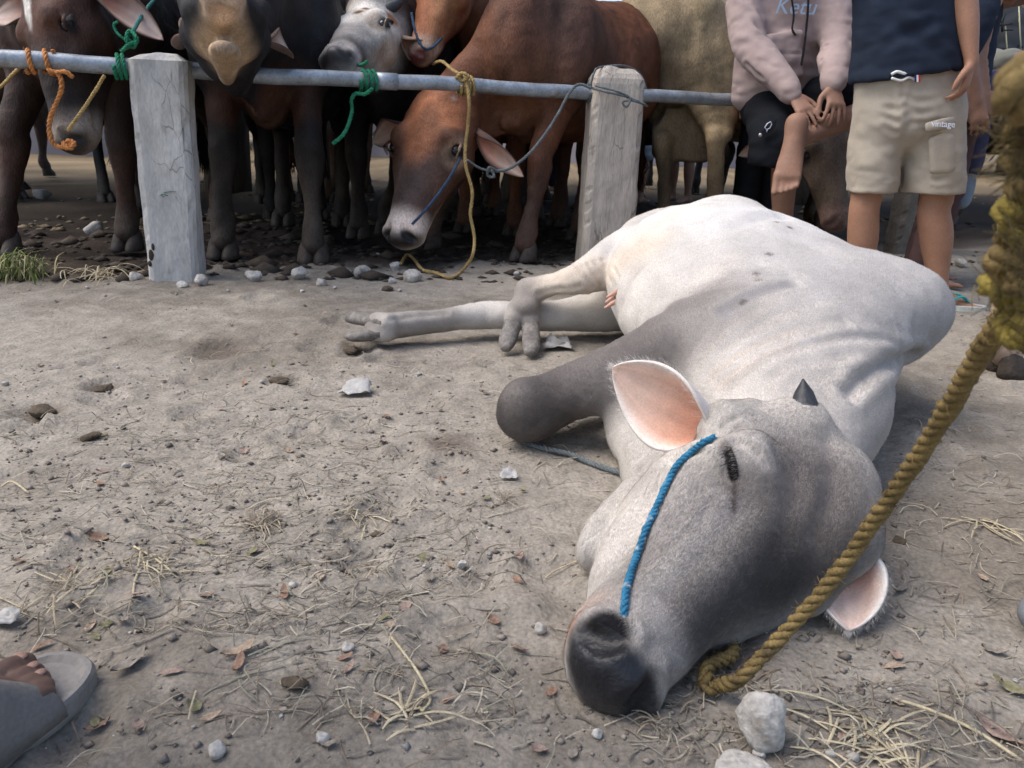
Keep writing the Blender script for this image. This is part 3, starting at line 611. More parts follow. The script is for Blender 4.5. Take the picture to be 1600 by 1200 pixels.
def post(name, base, top, w0, w1, d0, mtl, label, seed, yaw, roundtop=.02, chips=.008):
    n, m, lv = 9, 7, 44; ring = []; r = np.random.default_rng(seed)
    sec = [(x, -.5) for x in np.linspace(-.5, .5, n)[:-1]]+[(.5, y) for y in np.linspace(-.5, .5, m)[:-1]]+[(x, .5) for x in np.linspace(.5, -.5, n)[:-1]]+[(-.5, y) for y in np.linspace(.5, -.5, m)[:-1]]
    sec = np.array(sec); k = len(sec); v = []; cy, sy = math.cos(yaw), math.sin(yaw); base = np.asarray(base); top = np.asarray(top)
    bev = sec*(1-.10*(np.abs(sec[:, :1]) > .49)*(np.abs(sec[:, 1:]) > .49))
    for i in range(lv+1):
        t = i/lv; wd = w0+(w1-w0)*t; c = base*(1-t)+top*t; h = (1-t)*np.linalg.norm(top-base); ins = 1-max(0, 1-h/roundtop)**2*.35 if h < roundtop else 1
        x = bev[:, 0]*wd*ins; y = bev[:, 1]*d0*ins; v += [(c[0]+x_*cy-y_*sy, c[1]+x_*sy+y_*cy, c[2]) for x_, y_ in zip(x, y)]
    v = np.array(v); f = [(i*k+j, i*k+(j+1) % k, (i+1)*k+(j+1) % k, (i+1)*k+j) for i in range(lv) for j in range(k)]
    c = v[-k:].mean(0); v = np.vstack([v, c]); f += [(lv*k+j, lv*k+(j+1) % k, len(v)-1) for j in range(k)]
    edge = np.tile((np.abs(sec[:, 0]) > .4)*(np.abs(sec[:, 1]) > .4), lv+1); edge = np.r_[edge, 0]
    d = fbm(v+seed, 14, 3)*.003+fbm(v*np.array([3, 3, 1])+seed, 6, 2)*.003-edge*np.clip(fbm(v+seed, 16, 2)-.1, 0, 1)*chips*2.2
    ctr = base[:2]+(top-base)[:2]*((v[:, 2]-base[2])/(top[2]-base[2]))[:, None]; o = v[:, :2]-ctr; v[:, :2] += o/(np.linalg.norm(o, axis=1)[:, None]+1e-6)*d[:, None]
    v[-k-1:, 2] += fbm(v[-k-1:]+seed, 18, 2)*.010
    ob = mesh_obj(name, v, f, mtl, smooth=False); tag(ob, label, 'fence post', 'fence posts'); return ob
yawf = math.atan2(fdir[1], fdir[0])*.35
b1 = W(268, 440); t1 = D(240, 84, b1[1]); b2 = W(945, 414); t2 = D(967, 106, b2[1])
fp1 = post('fence_post', b1-V3(0, 0, .1)+V3(0, .06, 0), t1+V3(0, .06, 0), .205, .222, .15, M_conc, 'pale square concrete fence post with green rope tied at its top', 3, yawf)
fp2 = post('fence_post', b2-V3(0, 0, .1)+V3(0, .08, 0), t2+V3(0, .08, 0), .285, .262, .18, M_post2, 'weathered cracked fence post with rounded top and grey wire-like rope round it', 11, yawf, .07, .012)
b3 = V3(2.50, 5.03, 0); fp3 = post('fence_post', b3-V3(0, 0, .1), b3+V3(.02, 0, .92), .24, .24, .16, M_shadepost, 'fence post coloured dark for shade, standing behind the man in beige shorts', 23, yawf, .05)
# dung and paint stains stuck on the first post
for px, py, rr in ((236, 398, .022), (234, 412, .013), (239, 385, .012)):
    p = D(px, py, b1[1]-.024); u, vv = np.mgrid[0:math.pi:8j, 0:2*math.pi:11j]
    q = np.stack([np.sin(u)*np.cos(vv)*rr*.6, np.cos(u)*.006, np.sin(u)*np.sin(vv)*rr*1.2], -1).reshape(-1, 3); q = q*(1+.25*fbm(q+px, 60, 2))[:, None]
    mesh_obj('dung_splat', p+q, [(i*11+j, i*11+j+1, (i+1)*11+j+1, (i+1)*11+j) for i in range(7) for j in range(10)], mat('dried_dung', (.055, .04, .028), .95, bump=.8, bscale=80), fp1)
M_paintm = mat('green_paint', (.03, .16, .09), .8, var=.3)
for k, pts in enumerate(([(231, 299), (240, 301), (246, 299)], [(247, 307), (254, 303), (262, 306)], [(256, 301), (266, 299), (275, 300)], [(252, 305), (256, 308)])):
    mbp = MB(); mbp.tube([D(x, y, b1[1]-.0165) for x, y in pts], .0035, 5, flat=.3); mbp.obj('paint_mark', M_paintm, fp1)
RZ = .855
def rail_pt(X): return V3(X, FENCE_A[1]+.07+(X-FENCE_A[0])*fdir[1]/fdir[0], RZ)
def rail_px(px):               # rail point seen at image column px
    X = -2.5
    for _ in range(60):
        p = rail_pt(X); d = p-V3(0, 0, CAM_H); x_, y_, z_ = d@np.array(rt), d@np.array(up), d@np.array(fw); X += (px-(800+x_/z_*FPX))*.001
    return rail_pt(X)
mb = MB(); rp = [rail_pt(x) for x in np.linspace(-3.6, 2.6, 40)]
for i, p in enumerate(rp): p[2] += .004*math.sin(i*.7)+.003*math.sin(i*1.9)
mb.tube(rp, .0325, 16); rail = mb.obj('fence_rail', M_pipe); tag(rail, 'long grey metal pipe rail running through the fence posts', 'rail')
for x in (-.62,):
    mb = MB(); mb.tube([rail_pt(x-.05), rail_pt(x+.05)], .0365, 16); mb.obj('pipe_coupling', M_pipe, rail)

# ------------------------------------------------------------------ ropes
def rope_mat(n, c, c2=None): return mat(n, c, .85, var=.3, vscale=45, fine=.25, fscale=350, bump=.6, bscale=300, bdist=.002, wear=(c2, 30, .58) if c2 else None)
M_rblue = rope_mat('rope_blue', (.03, .165, .28), (.45, .50, .50)); M_ryel = rope_mat('rope_yellow', (.175, .122, .046), (.07, .05, .026)); M_rgrey = rope_mat('rope_grey', (.12, .135, .14))
M_rorange = rope_mat('rope_orange', (.50, .20, .06), (.34, .16, .07)); M_rgreen = rope_mat('rope_green', (.02, .19, .10)); M_rteal = rope_mat('rope_teal', (.05, .17, .15)); M_rtan = rope_mat('rope_tan', (.36, .25, .10)); M_rnavy = rope_mat('rope_navy', (.04, .075, .13)); M_rlime = rope_mat('rope_lime', (.19, .145, .03), (.08, .055, .022))
def coil(c, axis, R, turns, pitch, n=14, ph=0.):       # points of a rope wound round a pipe
    a = nrm(axis); u = nrm(np.cross(a, V3(0, 0, 1))); v = np.cross(a, u); t = np.linspace(0, turns, int(turns*n)+1)
    return [np.asarray(c)+a*(pitch*(x-turns/2))+R*(math.cos(2*math.pi*x+ph)*u+math.sin(2*math.pi*x+ph)*v) for x in t]
fd3 = V3(fdir[0], fdir[1], 0)
def joined(objs, name, label, cat):     # one rope = one thing: its pieces become parts of an Empty
    e = thing(name, objs[0].data.vertices[0].co, label, cat)
    for o in objs: put(o, e)
    return e
c = rail_px(62); r1 = rope('wrap', coil(rail_px(47), fd3, .040, 1.4, .02, ph=1), .009, M_rorange, fuzz=15); r2 = rope('wrap', coil(rail_px(76), fd3, .041, 1.5, .03, ph=2), .009, M_rorange, fuzz=15)
yo = rail_px(90)[1]-.05
r3 = rope('hanging_end', [D(75, 108, yo), D(92, 117, yo), D(96, 140, yo), D(80, 180, yo), D(77, 205, yo), D(85, 226, yo), D(100, 230, yo), D(112, 226, yo)], .0095, M_rorange, fuzz=25)
r4 = rope('knot', [D(98, 222, yo-.01), D(108, 232, yo-.02), D(116, 224, yo), D(107, 220, yo+.01), D(101, 230, yo), D(113, 232, yo-.01)], .009, M_rorange, fuzz=25)
r5 = rope('end', [D(88, 113, yo), D(102, 112, yo-.01), D(114, 121, yo)], .009, M_rorange, fuzz=10)
joined([r3, r1, r2, r4, r5], 'orange_rope', 'orange rope wound round the rail with a knotted end hanging down', 'rope')
yg = b1[1]-.05
r1 = rope('wrap', coil(rail_px(190)+V3(0, -.01, 0), fd3, .043, 2.4, .018), .008, M_rgreen, fuzz=10)
r2 = rope('knot', [D(190, 80, yg), D(200, 70, yg-.02), D(212, 64, yg), D(205, 52, yg+.01), D(197, 62, yg-.02), D(208, 74, yg), D(214, 60, yg-.02), D(203, 48, yg), D(198, 58, yg-.02), D(206, 68, yg), D(196, 76, yg)], .0075, M_rgreen, fuzz=40)
r3 = rope('loose_end', [D(200, 64, yg), D(190, 58, yg-.01), D(181, 48, yg), D(178, 38, yg), D(184, 34, yg)], .0055, M_rgreen, fuzz=20)
r4 = rope('lead', [D(208, 50, yg), D(216, 34, yg+.1), D(230, 14, yg+.3), D(246, -4, yg+.5), D(290, -40, yg+.9)], .008, M_rteal)
joined([r2, r1, r3, r4], 'green_rope', 'green rope knotted at the top corner of the concrete post', 'rope')
yc = rail_px(575)[1]-.045
r1 = rope('wrap', coil(rail_px(574), fd3, .041, 3.2, .022), .0085, M_rgreen, fuzz=10)
r3 = rope('hanging_end', [D(582, 138, yc), D(570, 147, yc-.01), D(556, 146, yc), D(549, 156, yc), D(550, 172, yc), D(544, 196, yc-.03), D(535, 212, yc-.06), D(520, 225, yc-.08)], .009, M_rgreen, fuzz=15)
r4 = rope('lead', [D(574, 96, yc+.03), D(568, 100, yc+.05), D(560, 102, yc+.12)], .008, M_rgreen)
joined([r3, r1, r4], 'green_rope', 'green rope wound round the rail below the spotted cow, its tail dangling', 'rope')
yy = rail_px(727)[1]-.045
r1 = rope('wrap', coil(rail_px(727), fd3, .041, 3.2, .02), .0085, M_rtan, fuzz=10)
r2 = rope('knot', [D(712, 122, yy), D(722, 114, yy-.01), D(732, 120, yy-.02), D(722, 126, yy), D(714, 120, yy)], .0085, M_rtan)
gy_ = W(735, 415)[1]
r3 = rope('hanging_end', [D(729, 124, yy), D(733, 160, yy-.02), D(731, 195, yy-.02), D(727, 230, yy-.03), D(728, 260, yy-.05), D(738, 300, yy-.06), D(735, 335, yy-.08), D(741, 370, yy-.1), D(738, 400, yy-.15), G(722, 425, .01), G(705, 437, .01), G(680, 432, .01), G(660, 428, .012), G(648, 412, .015), G(636, 405, .02), G(626, 418, .012)], .0085, M_rtan, fuzz=50)
r4 = rope('lead', [D(722, 118, yy), D(706, 108, yy+.1), D(690, 96, yy+.3), D(676, 100, yy+.5)], .008, M_rtan)
joined([r3, r1, r2, r4], 'yellow_rope', 'thin yellow rope hanging from the rail to the ground beside the brown cow head', 'rope')
yb = b2[1]-.05
r1 = rope('wrap', coil(rail_px(924)+V3(0, 0, 0), fd3, .042, 3, .014), .0075, M_rgrey)
r2 = rope('post_band', [D(926, 138, yb), D(950, 144, yb-.03), D(975, 150, yb-.03), D(1000, 160, yb-.02), D(1011, 166, yb+.05)], .0065, M_rgrey)
r3 = rope('post_band', [D(930, 134, yb), D(955, 140, yb-.03), D(978, 148, yb-.035), D(985, 155, yb-.04), D(979, 167, yb-.04), D(973, 160, yb-.035), D(985, 157, yb-.035), D(1008, 163, yb-.02)], .0055, M_rgrey)
r4 = rope('post_loop', [D(922, 140, yb), D(928, 115, yb+.0), D(938, 105, yb+.06), D(975, 103, yb+.12), D(1000, 115, yb+.24), D(1010, 140, yb+.24)], .0055, M_rgrey)
r5 = rope('lead', [D(925, 138, yb), D(905, 132, yb), D(890, 145, yb-.02), D(872, 178, yb-.06), D(850, 212, yb-.12), D(825, 242, yb-.18), D(795, 264, yb-.24), D(768, 268, yb-.28)], .0075, M_rgrey)
r6 = rope('knot', [D(775, 266, yb-.28), D(764, 262, yb-.3), D(762, 274, yb-.28), D(772, 276, yb-.3), D(768, 264, yb-.27)], .0065, M_rgrey, fuzz=30)
r7 = rope('lead_end', [D(766, 268, yb-.28), D(748, 262, yb-.3), D(730, 250, yb-.33)], .006, M_rgrey)
joined([r5, r1, r2, r3, r4, r6, r7], 'grey_rope', 'grey rope wrapped round the weathered post and drooping to the brown cow', 'rope')
tag(rope('lead_rope', [D(40, 96, 3.15), D(20, 116, 3.3), D(0, 136, 3.4), D(-40, 160, 3.5)], .007, M_rtan), 'thin brown rope slanting off from the rail at the far left edge', 'rope')

# the white cow's ropes
hal = [on(1118, 683, .004), on(1100, 694, .006), on(1080, 708, .007), on(1060, 732, .007), on(1042, 762, .007), on(1026, 797, .007), on(1012, 832, .007), on(1000, 866, .007), on(989, 900, .007), on(981, 930, .006), on(976, 955, .003), on(973, 972, -.01)]
tag(rope('halter_rope', hal, .0055, M_rblue, pitch=.026, fuzz=60), 'blue twisted halter rope across the white cow cheek into its nostril', 'rope')
tag(rope('hobble_rope', [G(786, 655, .03), G(790, 672, .02), G(815, 690, .01), G(850, 703, .008), G(890, 712, .008), G(930, 728, .008), G(960, 740, .008), G(990, 750, .01), G(1020, 752, .03)], .0065, M_rgrey), 'dark grey rope under the folded foreleg of the white cow', 'rope')
tag(rope('rope_heap', [G(880, 625, .02), G(920, 618, .02), G(950, 612, .025), G(935, 600, .03), G(905, 622, .03), G(945, 630, .02), G(930, 612, .04), G(960, 622, .03), G(900, 632, .02)], .009, M_rteal, fuzz=60), 'dark teal rope bunched on the ground behind the folded foreleg', 'rope')
big = [V3(1.19, .82, .64), V3(1.18, .83, .70), V3(.72, .58, .90), D(1700, 60, .36), D(1655, 200, .38), D(1632, 330, .42), D(1606, 430, .47), D(1566, 500, .53), D(1520, 570, .59), D(1480, 640, .645), D(1440, 705, .69), D(1400, 765, .725), D(1362, 820, .755), D(1325, 873, .775), D(1285, 925, .785), D(1240, 975, .79), D(1195, 1022, .79), D(1155, 1062, .785), G(1122, 1092, .018), G(1103, 1094, .016), G(1100, 1072, .022), G(1120, 1054, .026), G(1140, 1042, .022), G(1142, 1015, .018), G(1132, 985, .016), G(1126, 962, .014), G(1120, 930, .012)]
br = rope('main_line', big, .0090, M_ryel, pitch=.047, n=860, fuzz=700)
parts = [br]
def knotpts(px, py, Yd, R, seed, n=14, sx=1., sz=1.):
    r = np.random.default_rng(seed); c = D(px, py, Yd); t = np.linspace(0, 2*math.pi*2.3, n); return [c+V3(R*sx*math.cos(a)*(1+.3*r.normal()*.5), .016*math.sin(a*1.5+seed)+.01*r.normal()*.5, R*sz*math.sin(a*.97+.4)*(1+.3*r.normal()*.4)) for a in t]
for px, py, yd, R, tn, pt, sd_, ax in ((1622, 305, .42, .011, 3.7, .013, 1, (.3, .3, -1)), (1612, 385, .44, .013, 3.2, .014, 2, (-.45, .1, -1)), (1597, 440, .47, .013, 2.3, .012, 3, (-.8, .3, -1)), (1622, 515, .45, .012, 2.7, .012, 5, (1, .1, -.4)), (1636, 225, .40, .013, 2.6, .016, 6, (.5, .1, -1)), (1640, 470, .44, .013, 3., .013, 7, (.3, 0, -1))):
    parts.append(rope('knot', [p+rng.normal(size=3)*.0022 for p in coil(D(px, py, yd), V3(*ax), R, tn, pt, 9, ph=sd_)], .0075, M_rlime if sd_ % 2 else M_ryel, fuzz=70))
mbf = MB()
for _ in range(380):           # frayed yarn over the knots
    px, py = random.gauss(1608, 16), random.choice((random.uniform(150, 520), random.gauss(205, 28))); p = D(px, py, random.uniform(.36, .41)); d = nrm(rng.normal(size=3)+V3(-.3, 0, -.5)); L_ = random.uniform(.006, .016)
    mbf.tube([p, p+d*L_*.5+rng.normal(size=3)*.004, p+d*L_+rng.normal(size=3)*.006], .0003, 3)
parts.append(mbf.obj('frayed_yarn', rope_mat('frayed_yarn', (.085, .062, .024))))
joined(parts, 'yellow_rope', 'thick dirty yellow rope knotted and frayed, leading down to the white cow head', 'rope')
# ------------------------------------------------------------------ standing cattle
def standing_cow(label, pos, yaw, sc, head=None, coat=None, feet=None, res=.013, horns=None, ears=True, ear_cols=None, bull=1., mouth=0., dew=1., group='cattle standing behind the fence', mtl=None, tail=True, belly=0., eyes=True, hoofm=None, name='cow', hump=.0, ear_dirs=None, neck_r=1., scrotum=False, fat=1., ear_len=.24):
    cy, sy = math.cos(yaw), math.sin(yaw); pos = np.asarray(pos, float)[:2]; mtl = mtl or M_darkfur
    def T(x, y, z): x, y = x*sc, y*sc; return V3(pos[0]+x*cy-y*sy, pos[1]+x*sy+y*cy, z*sc)
    root = thing(name, (*pos, 0), label, 'cow', group); fwd, lat = V3(cy, sy, 0), V3(-sy, cy, 0)
    if head is None: head = (T(.98, 0, 1.12), V3(cy, sy, -.9), V3(cy, sy, .9), sc)
    f = Frame(*head); hw = .12*bull
    ft = {'fl': T(.42, .15, 0), 'fr': T(.40, -.15, 0), 'hl': T(-.60, .15, 0), 'hr': T(-.55, -.15, 0)}
    for k, p in (feet or {}).items(): ft[k] = V3(p[0], p[1], 0)
    bodyp = np.array([T(-.8, -.34, 0), T(-.8, .34, 0), T(.66, -.34, 0), T(.66, .34, 1.38), f(-.06, 0, 0), f(.52, 0, 0), f(.1, -.2, .14), f(.1, .14, -.14)]+[p for p in ft.values()])
    F = Field(bodyp.min(0)-.14, bodyp.max(0)+.14, res); F.lo[2] = min(F.lo[2], -.03)
    r = lambda rows: [(*T(x, y, z), w*sc, h*sc) for x, y, z, w, h in rows]
    b = belly
    F.loft(r([(-.74, 0, .98, .13, .17), (-.60, 0, .96, .21, .22), (-.42, 0, .92, .26, .26), (-.12, 0, .84-b*.03, .29+b*.04, .31+b*.03), (.18, 0, .83, .27+b*.02, .32), (.40, 0, .87, .22, .30), (.55, 0, .90, .15, .24)]), .05*sc)
    for e in (1, -1):
        F.ball(T(-.50, .17*e, 1.10), .07*sc, .08*sc)                      # hip bones
        F.loft(r([(.30, .19*e, 1.0, .07, .10), (.38, .20*e, .84, .09, .12), (.42, .18*e, .70, .08, .09)]), .07*sc, fwd)
    if hump: F.loft(r([(.18, 0, 1.14, .07, .06), (.30, 0, 1.17+.06*hump, .10, .09), (.42, 0, 1.13, .08, .07)]), .08*sc)
    # neck and dewlap
    nb = T(.46, 0, .95); hb = f(.02, -.07, 0); mid = nb*.5+hb*.5+V3(0, 0, .03*sc)
    F.loft([(*nb, .16*sc*neck_r, .24*sc*neck_r), (*mid, .125*sc*neck_r, .185*sc*neck_r), (*hb, .10*f.sc, .12*f.sc)], .06*sc, nrm(V3(0, 0, 1)+.4*f.n))
    if dew: F.loft([(*(hb*.75+mid*.25-V3(0, 0, .12*sc)), .03*sc, .05*sc), (*(mid-V3(0, 0, .20*sc)), .028*sc, .09*sc), (*T(.52, 0, .66), .045*sc, .10*sc*dew), (*T(.42, 0, .56), .06*sc, .07*sc)], .06*sc)
    head_sdf(F, f, bull, .03*f.sc, mouth, fat, eyes)
    # legs
    hoofs = []
    for k, e in (('fl', 1), ('fr', -1)):
        p = ft[k]; s = T(.40, .155*e, .74); kn = s*.46+p*.54; kn[2] = .40*sc; kn = kn+fwd*.025*sc; fe = p+V3(0, 0, .135*sc)-fwd*.005; pa = p+V3(0, 0, .075*sc)+fwd*.02*sc
        F.loft([(*s, .085*sc, .105*sc), (*(s*.55+kn*.45), .062*sc, .075*sc), (*(kn+V3(0, 0, .05*sc)), .052*sc, .056*sc), (*kn, .053*sc, .055*sc), (*(kn*.62+fe*.38-V3(0, 0, .02*sc)), .035*sc, .038*sc), (*(kn*.22+fe*.78), .034*sc, .038*sc), (*fe, .045*sc, .047*sc), (*pa, .044*sc, .044*sc)], .03*sc, fwd)
        hoofs.append(p)
    for k, e in (('hl', 1), ('hr', -1)):
        p = ft[k]; h = T(-.46, .15*e, .86); st = T(-.34, .19*e, .66); ho = p+V3(0, 0, .50*sc)-fwd*.05*sc; fe = p+V3(0, 0, .135*sc)-fwd*.008; pa = p+V3(0, 0, .075*sc)+fwd*.015*sc
        F.loft([(*h, .12*sc, .20*sc), (*(h*.4+st*.4+ho*.2), .10*sc, .15*sc), (*(st*.35+ho*.65), .062*sc, .085*sc), (*ho, .044*sc, .062*sc), (*(ho*.6+fe*.4), .036*sc, .042*sc), (*(ho*.2+fe*.8), .037*sc, .040*sc), (*fe, .047*sc, .048*sc), (*pa, .045*sc, .044*sc)], .045*sc, fwd)
        F.loft([(*T(-.66, .10*e, .90), .09*sc), (*T(-.62, .13*e, .74), .06*sc)], .05*sc)
        hoofs.append(p)
    if scrotum: F.loft(r([(-.42, 0, .60, .05, .05), (-.42, 0, .50, .065, .07), (-.42, 0, .44, .05, .05)]), .03*sc)
    F.ball(f(.06, -.055, .085), .045*f.sc, .05*f.sc); F.ball(f(.06, -.055, -.085), .045*f.sc, .05*f.sc)
    v, q = F.mesh(2); n = vnormals(v, q); h = f.loc(v)
    loc = np.column_stack([((v[:, :2]-pos)@np.array([[cy, -sy], [sy, cy]]))/sc, v[:, 2]/sc])
    v = v+n*(.010*fbm(v, 5, 2)*(h[:, 0] < -.1)*sc+.003*fbm(v, 22, 2))[:, None]
    hd = (h[:, 0] > -.08) & (h[:, 0] < .6) & (np.abs(h[:, 2]) < .25) & (np.abs(h[:, 1]+.05) < .25)
    col = coat(v, loc, h, hd); col = col*(1+.16*fbm(v, 11, 3))[:, None]
    lowleg = sstep(.42-loc[:, 2], 0, .40)*(.35+.5*fbm(v, 7, 3)); lowleg = (np.clip(lowleg, 0, .7)*~hd)[:, None]; col = col*(1-lowleg)+V3(.085, .065, .048)*lowleg
    bo = mesh_obj('body', v, q, mtl, root, col=np.clip(col, .004, .95)); nose_faces(bo, q, (np.linalg.norm((h-V3(.49, .012, 0))/V3(.035, .042, .08), axis=1) < .95) & hd)
    hm = hoofm or M_hoof
    for p in hoofs: hoof_mesh(p+V3(0, 0, .078*sc)+fwd*.022*sc, fwd, V3(0, 0, -1), sc*1.08, hm, root)
    if eyes:
        for e in (1, -1): eye_parts(f, e, 1+.12*bull, root, lash=res < .016)
    if ears:
        ci, co = ear_cols or ((.36, .20, .14), (.10, .06, .045))
        for e in (1, -1):
            b0 = f(.055, -.06, .105*e*(1+.1*bull)); dd, oo = (ear_dirs or {}).get(e, (f.d(.12, -.25, e)*1., f.d(.6, .75, -.25*e)))
            ear_mesh(b0, dd, oo, ear_len*f.sc, .062*f.sc, .12, ci, co, root, 1.)
    if horns:
        for e in (1, -1): horn_mesh([f(-.01, .015, .075*e), f(-.03, .03, .075*e+.07*horns*e), f(-.09*horns, .05, .075*e+.12*horns*e)], .028*f.sc, M_horn, root)
    if tail:
        mbt = MB(); tp = spline([T(-.78, 0, 1.06), T(-.86, .0, .92), T(-.86, .02, .68), T(-.84, .01, .46)], 16); mbt.tube(tp, np.linspace(.034, .014, 16)*sc, 8)
        for _ in range(60):
            a = T(-.84, .01, .50)+rng.normal(size=3)*.008; mbt.tube([a, a+V3(*(rng.normal(size=2)*.018), -.13*sc), a+V3(*(rng.normal(size=2)*.03), -.27*sc)], [.004, .004, .001], 3)
        mesh_obj('tail', mbt.v, mbt.f, mtl, root, col=np.tile(col[np.argmin(np.linalg.norm(v-tp[0], axis=1))]*.7, (len(mbt.v), 1)))
    return root, f
def coat_fn(base, patches=(), hp=(), muzzle=(.02, .018, .018), ring=None, legs=None, dark_face=None):
    """patches: local body patches (centre, radii, colour, amount); hp: the same in head coordinates."""
    def fn(v, loc, h, hd):
        col = np.tile(np.array(base, float), (len(v), 1))
        for c, r, k, a in patches: col = paint(col, loc, c, r, k, a, .8)
        if legs is not None:
            w = sstep(.55-loc[:, 2], 0, .25)[:, None]*.85; col = col*(1-w)+np.array(legs)*w
        hc = col.copy()
        for c, r, k, a in hp: hc = paint(hc, h, c, r, k, a, .5)
        if ring is not None: hc = paint(hc, h, (.455, -.03, 0), (.075, .12, .11), ring, .85, .6)
        hc = paint(hc, h, (.49, .012, 0), (.035, .042, .08), muzzle, 1, .4)
        hc = paint(hc, h, (.18, .012, .11), (.034, .024, .03), (.03, .022, .02), .8, .6); hc = paint(hc, h, (.18, .012, -.11), (.034, .024, .03), (.03, .022, .02), .8, .6)
        return np.where(hd[:, None], hc, col)
    return fn
def fr(pa, pb, n, sc): return (np.asarray(pa), np.asarray(pb)-np.asarray(pa), n, sc)
BLK, BRN, RED = V3(.016, .014, .014), V3(.075, .036, .022), V3(.20, .075, .034)
# brown cow with lowered head
p, a = D(688, 160, 4.12), D(628, 374, 3.80); e_sc = np.linalg.norm(a-p)/.49
standing_cow('brown cow lowering its head under the rail, pale muzzle and pink inner ear', (.30, 4.80), math.atan2(-.80, -.50), 1.2, fr(p, a, V3(-.42, -.88, -.05), e_sc),
    coat_fn((.135, .052, .026), [((.40, 0, 1.0), (.30, .5, .42), (.045, .027, .021), .9), ((.3, .3, .8), (.22, .3, .3), (.07, .035, .024), .7), ((.55, 0, .7), (.2, .2, .25), (.15, .068, .035), .7)],
            [((.22, -.02, 0), (.22, .14, .14), (.13, .068, .046), .9), ((.30, .03, 0), (.16, .09, .09), (.075, .05, .042), .9), ((.06, .03, 0), (.10, .08, .12), (.36, .14, .065), .95), ((.15, .05, 0), (.12, .05, .07), (.28, .11, .055), .9), ((.18, .01, .12), (.06, .05, .05), (.36, .24, .16), .75), ((.40, -.09, .03), (.12, .05, .05), (.36, .25, .16), .7), ((.0, .055, .075), (.022, .03, .02), (.55, .5, .45), .9)],
            ring=(.95, .78, .66), legs=(.075, .04, .03)), {'fl': W(822, 408), 'fr': W(676, 388), 'hl': W(905, 376), 'hr': W(872, 354)}, res=.0095, ear_cols=((.62, .36, .27), (.09, .05, .04)), bull=1.9, dew=1.3, neck_r=.68,
    ear_dirs={1: (D(790, 252, 3.85)-D(715, 190, 4.05), V3(-.2, -.8, -.5)), -1: (D(592, 195, 4.3)-D(640, 185, 4.12), V3(-.2, -.9, 0))})
# brown cow with white blaze at the far left
p, a = D(66, -34, 3.42), D(118, 226, 3.26); s_ = np.linalg.norm(a-p)/.49
standing_cow('dark brown cow with a white blaze behind the orange rope', (-2.18, 4.55), math.atan2(-.95, .05), 1.3, fr(p, a, V3(-.50, -.86, -.1), s_),
    coat_fn((.030, .018, .014), [((.5, 0, .9), (.25, .4, .4), (.05, .022, .014), .8)], [((.15, 0, 0), (.2, .16, .16), (.085, .036, .022), .95), ((.30, 0, 0), (.16, .12, .12), (.022, .016, .015), .95), ((.08, .07, .0), (.085, .06, .024), (.75, .70, .62), 1.)], ring=(.27, .22, .18), legs=(.055, .028, .02)),
    {'fl': W(205, 392), 'fr': W(15, 398)}, res=.0105, bull=.8, ear_cols=((.30, .15, .10), (.10, .06, .045)), ear_dirs={1: (D(262, 85, 3.5)-D(160, 30, 3.5), V3(.2, -.8, .5)), -1: (V3(-.9, .3, .1), V3(-.2, -.9, .2))})
# black cow stretching its chin over the rail
a = D(345, -30, 2.74); s_ = 1.26
standing_cow('black cow holding its head high over the rail, beige throat showing', (-1.30, 4.55), math.atan2(-1, .10), 1.28, (a-nrm(V3(.32, -.93, .10))*.49*s_, V3(.32, -.93, .10), V3(0, .1, .97), s_),
    coat_fn((.017, .0155, .0165), [((.55, 0, .62), (.16, .22, .14), (.11, .05, .03), .85), ((.45, 0, .55), (.14, .3, .08), (.09, .042, .026), .7)], [((.42, -.06, 0), (.10, .055, .12), (.46, .33, .23), 1.), ((.30, -.13, 0), (.24, .10, .10), (.46, .32, .20), .95), ((.46, .02, 0), (.05, .05, .1), (.34, .24, .18), .9), ((.46, -.075, 0), (.05, .02, .036), (.03, .018, .016), 1.)], ring=(.50, .37, .28), muzzle=(.16, .12, .10), legs=(.035, .026, .02)),
    {'fl': W(492, 411), 'fr': W(352, 404)}, res=.0105, bull=.4, mouth=1.6, dew=1.6, belly=.6, fat=.5, eyes=False, ear_dirs={1: (V3(.05, .9, .1), V3(.6, 0, .3)), -1: (V3(-.35, .9, .1), V3(-.6, 0, .3))})
# spotted-face cow
a = D(526, 98, 3.74); s_ = 1.32; p = a-nrm(V3(-.04, -.92, -.38))*.49*s_
standing_cow('cow with a white face spotted brown, short horns, behind the green rope', (-.72, 5.15), math.atan2(-1, -.06), 1.22, (a-nrm(a-p)*.49*s_, a-p, V3(-.22, -.55, .75), s_),
    coat_fn((.022, .017, .016), [], [((.13, -.02, 0), (.26, .2, .2), (.66, .61, .54), 1.), ((.30, .02, 0), (.09, .10, .12), (.33, .30, .28), .9), ((.19, .03, .09), (.055, .045, .05), (.30, .24, .19), .9), ((.19, -.07, .10), (.12, .07, .05), (.36, .28, .21), .9), ((.13, .07, .02), (.026, .03, .026), (.20, .095, .045), 1.), ((.08, .07, .035), (.018, .03, .02), (.20, .095, .045), 1.), ((.09, .06, -.07), (.016, .03, .013), (.20, .11, .06), 1.), ((.06, .0, .11), (.05, .07, .03), (.18, .085, .045), 1.)], ring=(.55, .50, .46), legs=(.03, .022, .018)),
    {'fl': W(606, 366), 'fr': W(562, 372)}, res=.011, bull=1., horns=.8, ear_len=.15, ear_cols=((.28, .17, .12), (.22, .15, .11)), ear_dirs={1: (D(630, 70, 4.25)-D(595, 52, 4.2), V3(-.3, -.9, -.2)), -1: (V3(-.9, .3, .0), V3(0, -.9, .2))})
